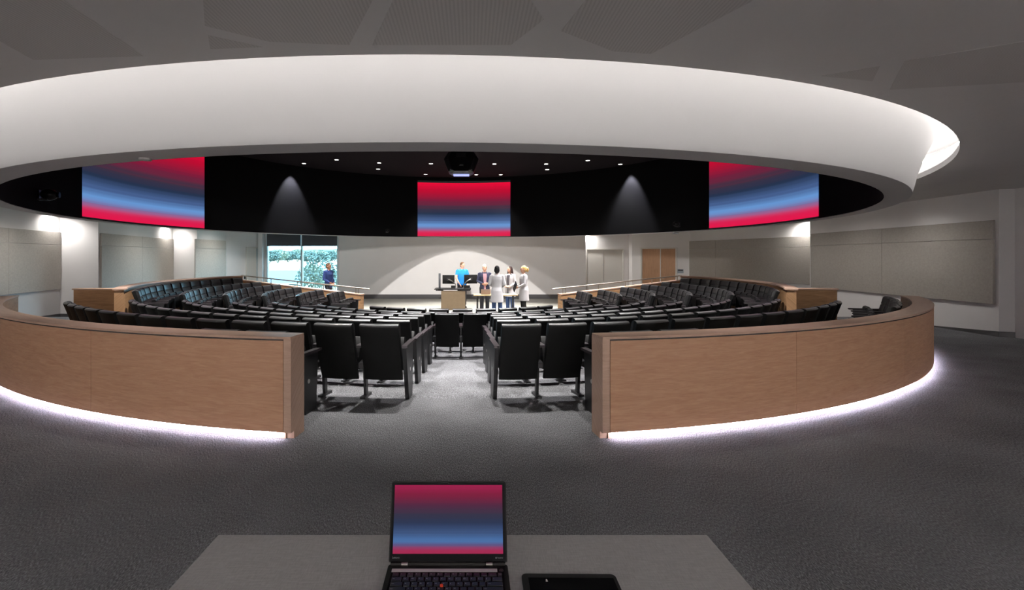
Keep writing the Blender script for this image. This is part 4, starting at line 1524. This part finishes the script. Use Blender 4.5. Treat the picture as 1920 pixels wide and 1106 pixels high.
k = MB(); k.box((0, 0.003, 0.0215), (2 * HW - 0.012, 0.014, 0.009)); k.build('hinge_cover', M['lap_black'], t, bevel=0.001)
k = MB(); k.box((-0.008, -0.026, 0.0208), (0.283, 0.0125, 0.0024)); k.build('speaker_strip', M['speaker_grey'], t, bevel=0.0006)
k = MB(); k.cyl((0.1445, -0.026, 0.021), 0.0055, 0.003, 18); k.build('power_button', M['key'], t, smooth=40)
kb = thing('keyboard', None, None)
kb.parent = t
k = MB(); k.box((0, -0.0915, 0.0203), (0.300, 0.114, 0.0012)); bed = k.build('key_bed', M['lap_dark'], kb)
rows = [
    (0.0170, [('`', 1)] + [(c, 1) for c in '1234567890-='] + [('Back', 1.3), ('Home', 0.7)]),
    (0.0190, [('Tab', 1.5)] + [(c, 1) for c in 'QWERTYUIOP[]'] + [('\\', 1.5)]),
    (0.0190, [('Caps', 1.75)] + [(c, 1) for c in "ASDFGHJKL;'"] + [('Enter', 2.25)]),
    (0.0190, [('Shift', 2.25)] + [(c, 1) for c in 'ZXCVBNM,./'] + [('Shift', 2.75)]),
    (0.0190, [('Fn', 1), ('Ctrl', 1.25), ('Alt', 1.25), ('', 6), ('Alt', 1.25), ('Ctrl', 1.25), ('PgUp', 3)]),
]
yk = -0.037
for h, ks in rows:
    tot = sum(w for _, w in ks)
    u = 0.292 / tot
    x = -0.146
    for s_, w in ks:
        kw, kh = w * u - 0.003, h - 0.003
        k = MB()
        cxk, cyk = x + w * u / 2, yk - h / 2
        rings = []
        for z, g in ((0.0206, 0.0), (0.0232, 0.0006), (0.0238, 0.0015)):
            rings.append([(cxk + a * (kw / 2 - g), cyk + b * (kh / 2 - g), z) for a, b in ((-1, -1), (1, -1), (1, 1), (-1, 1))])
        k.sections(rings)
        if s_:
            tm = text_mesh(s_, 0.0062 if len(s_) == 1 else 0.0036, 0.0)
            ox = cxk - kw / 2 + 0.003
            oy = cyk - 0.001
            k.add([(v.co.x + ox, v.co.y + oy, 0.0239) for v in tm.vertices], [tuple(p.vertices) for p in tm.polygons], 1)
            bpy.data.meshes.remove(tm)
        k.build('key', [M['key'], M['key_print']], bed)
        x += w * u
    yk -= h
k = MB(); k.cyl((-0.012, -0.0915, 0.0238), 0.0042, 0.006, 14); k.build('pointing_stick', M['red'], kb, smooth=40)
k = MB(); k.box((0, -0.187, 0.0203), (0.10, 0.06, 0.0012)); k.build('touchpad', M['lap_dark'], t, bevel=0.0005)

t = thing('tablet', 'black tablet lying on the grey table beside the laptop', 'tablet', (0.262, 1.205, 0.74), R(-0.6))
k = MB()
out = []
for cx_, cy_, a0 in ((.112, .076, 0), (-.112, .076, 90), (-.112, -.076, 180), (.112, -.076, 270)):
    for q in range(6):
        a = R(a0 + 18 * q)
        out.append((cx_ + 0.014 * math.cos(a), cy_ + 0.014 * math.sin(a)))
k.prism(out, lambda u, v, w: (u, v, w), 0.0, 0.008)
k.build('body', M['tablet'], t, bevel=0.001)
k = MB(); k.box((0.004, -0.004, 0.0083), (0.226, 0.152, 0.0008)); k.build('screen', M['lap_dark'], t)
k = MB(); k.add([(-0.0645, 0.056, 0.0088), (-0.0585, 0.056, 0.0088), (-0.0600, 0.066, 0.0088), (-0.0628, 0.066, 0.0088)], [(0, 1, 2, 3)]); k.build('pointer_mark', M['white_frame'], t)

# ------------------------------------------------------------------ lights the room has, and added spots
def spot(x, y, z, tx, ty, tz_, energy, size, blend=0.4, col=(1, .97, .93), rad=0.05):
    l = bpy.data.lights.new('spot_lamp', 'SPOT')
    l.energy = energy
    l.spot_size = R(size)
    l.spot_blend = blend
    l.color = col
    l.shadow_soft_size = rad
    o = bpy.data.objects.new('spot_lamp', l)
    COL.objects.link(o)
    o.location = (x, y, z)
    o.rotation_euler = (Vector((tx, ty, tz_)) - Vector((x, y, z))).to_track_quat('-Z', 'Y').to_euler()
    return o


K = 6.5
KW = 3.5
for x, y in DL:
    spot(x, y, 5.05, x * 0.9, y - 0.6, 0, 190 * K, 72, 0.8)
for x, y in ((-4.4, 7.4), (-2.6, 6.3), (-0.9, 6.2), (0.3, 6.2), (2.0, 6.3), (3.8, 7.4)):
    spot(x, y, 5.05, x, y + 0.3, 0, 165 * K, 66, 1.0)
for x, y in ((-5.2, 9.5), (-2.2, 8.4), (1.3, 8.4), (4.3, 9.5), (-5.6, 13.2), (-2.2, 12.4), (1.3, 12.4), (4.7, 13.2), (-3.9, 15.6), (3.0, 15.6)):
    spot(x, y, 5.05, x, y + 0.1, 0, 330 * K, 80, 0.8, (1, .97, .97))
# stage key lights from the drum
for x in (-2.6, 1.8):
    spot(x, 13.5, 5.05, x * 0.25, 17.8, 0, 110 * K, 50, 0.6)
# scallops on the drum wall
for px, py in ((552, 352), (1175, 342)):
    x, y = arc_hit(px, 8.2, RX, RY, True)
    u = Vector((x - RX, y - RY)).normalized()
    spot(x, y, 4.98, x + u.x * 0.22, y + u.y * 0.22, 4.0, 260 * K, 60, 0.6, (.9, .88, 1))
# wall lights in the recesses and added spots for the arch pool on the back wall
def math_node(nt, op, a, b=None):
    n = nt.nodes.new('ShaderNodeMath')
    n.operation = op
    for i, v in enumerate((a, b)):
        if v is None:
            continue
        if isinstance(v, (int, float)):
            n.inputs[i].default_value = v
        else:
            nt.links.new(v, n.inputs[i])
    return n.outputs[0]


def masked_spot(x, y, z, energy, A, sl, top, size=64, rad=0.02):
    # spot added for the back wall: a mask cuts its beam top to an arch
    o = spot(x, y, z, x, YB, 0.2, energy, size, 0.25, rad=rad)
    L = YB - y
    nt = o.data.node_tree if o.data.use_nodes else None
    o.data.use_nodes = True
    nt = o.data.node_tree
    em = nt.nodes['Emission']
    g = nt.nodes.new('ShaderNodeNewGeometry')
    sp = nt.nodes.new('ShaderNodeSeparateXYZ')
    nt.links.new(g.outputs['Incoming'], sp.inputs[0])
    u = math_node(nt, 'MULTIPLY', math_node(nt, 'DIVIDE', sp.outputs['X'], sp.outputs['Y']), L * sl)
    v = math_node(nt, 'MULTIPLY', math_node(nt, 'DIVIDE', sp.outputs['Z'], sp.outputs['Y']), L)
    rt = math_node(nt, 'SQRT', math_node(nt, 'ADD', math_node(nt, 'MULTIPLY', u, u), A * A))
    e = math_node(nt, 'SUBTRACT', math_node(nt, 'SUBTRACT', (top - z) + A, rt), v)
    b_ = nt.nodes.new('ShaderNodeMapRange')          # lower edge of the mask, at the foot of the wall
    b_.inputs[1].default_value, b_.inputs[2].default_value = -0.75 - z, -0.25 - z
    nt.links.new(v, b_.inputs[0])
    k = nt.nodes.new('ShaderNodeMapRange')
    k.inputs[1].default_value, k.inputs[2].default_value = -0.02, 0.06
    nt.links.new(e, k.inputs[0])
    nt.links.new(math_node(nt, 'MULTIPLY', k.outputs[0], b_.outputs[0]), em.inputs['Strength'])


masked_spot(-0.40, 5.6, 4.55, 1150 * K, 4.9, 1.23, 1.95)
masked_spot(-0.90, 5.2, 4.5, 330 * K, 40.0, 0.3, 2.75, 80, 0.3)  # broad added fill that brightens the whole back wall
masked_spot(-0.20, 6.4, 4.6, 230 * K, 6.0, 1.05, 2.05, 76)
for x, y, e in ((-12.12, 14.05, 36), (-12.1, 19.35, 36), (11.75, 17.05, 40), (5.80, 24.08, 60)):
    spot(x, y, 2.93, x * 1.004, y + 0.05, 0, e * KW, 165, 1.0, rad=0.06)

# unseen fill spots added behind the camera, bounced off the rear wall
for x in (-9, -5.5, -2, 1.5, 5, 8.5):
    spot(x, -2.2, 2.9, x, -4.2, 1.2, 1150 * KW, 110, 0.8, (1, .985, .97))
# soft fill spots added under the ceiling to brighten both side walls
for x, y in ((9.15, 15.3), (9.3, 13.2), (9.4, 11.2), (-10.3, 12.2), (-10.3, 17.2), (-9.9, 20.4)):
    spot(x, y, 2.94, x + (0.8 if x > 0 else -0.8), y, 0, (34 if x > 0 else 52) * KW, 140, 1.0, rad=0.3)

# daylight: sky beyond the window, with a portal to guide it
w = bpy.data.worlds.new('World')
S.world = w
w.use_nodes = True
bg = w.node_tree.nodes['Background']
bg.inputs['Color'].default_value = (0.45, 0.77, 1.0, 1)
bg.inputs['Strength'].default_value = 18.0
sun = bpy.data.lights.new('sun', 'SUN')
sun.energy = 8.0
sun.angle = R(0.6)
sun.color = (0.72, 0.95, 1.0)
so = bpy.data.objects.new('sun', sun)
COL.objects.link(so)
so.rotation_euler = Vector((0.25, 0.65, -0.9)).to_track_quat('-Z', 'Y').to_euler()
pl = bpy.data.lights.new('window_portal', 'AREA')
pl.shape = 'RECTANGLE'
pl.size, pl.size_y = WX1 - WX0, WZ1 - WZ0
po = bpy.data.objects.new('window_portal', pl)
COL.objects.link(po)
po.location = ((WX0 + WX1) / 2, YB + 0.2, (WZ0 + WZ1) / 2)
po.rotation_euler = (R(-90), 0, 0)
pl.cycles.is_portal = True

# ------------------------------------------------------------------ camera
cd = bpy.data.cameras.new('camera')
cd.sensor_fit = 'HORIZONTAL'
cd.sensor_width = 36.0
cd.lens = 36.0 * F / 1920.0
cd.shift_x = (960 - PX0) / 1920.0
cd.shift_y = -(553 - HY) / 1920.0
cd.clip_start = 0.05
cd.clip_end = 600
co = bpy.data.objects.new('camera', cd)
COL.objects.link(co)
co.location = (0, 0, EYE)
co.rotation_euler = (R(90), 0, 0)
S.camera = co

S.view_settings.view_transform = 'Standard'
S.view_settings.look = 'None'
S.view_settings.gamma = 1.0
S.view_settings.use_curve_mapping = False
S.view_settings.exposure = 0.0
S.cycles.max_bounces = 8
S.cycles.diffuse_bounces = 5
S.cycles.transparent_max_bounces = 8
S.cycles.sample_clamp_indirect = 6.0
S.cycles.caustics_reflective = False
S.cycles.caustics_refractive = False
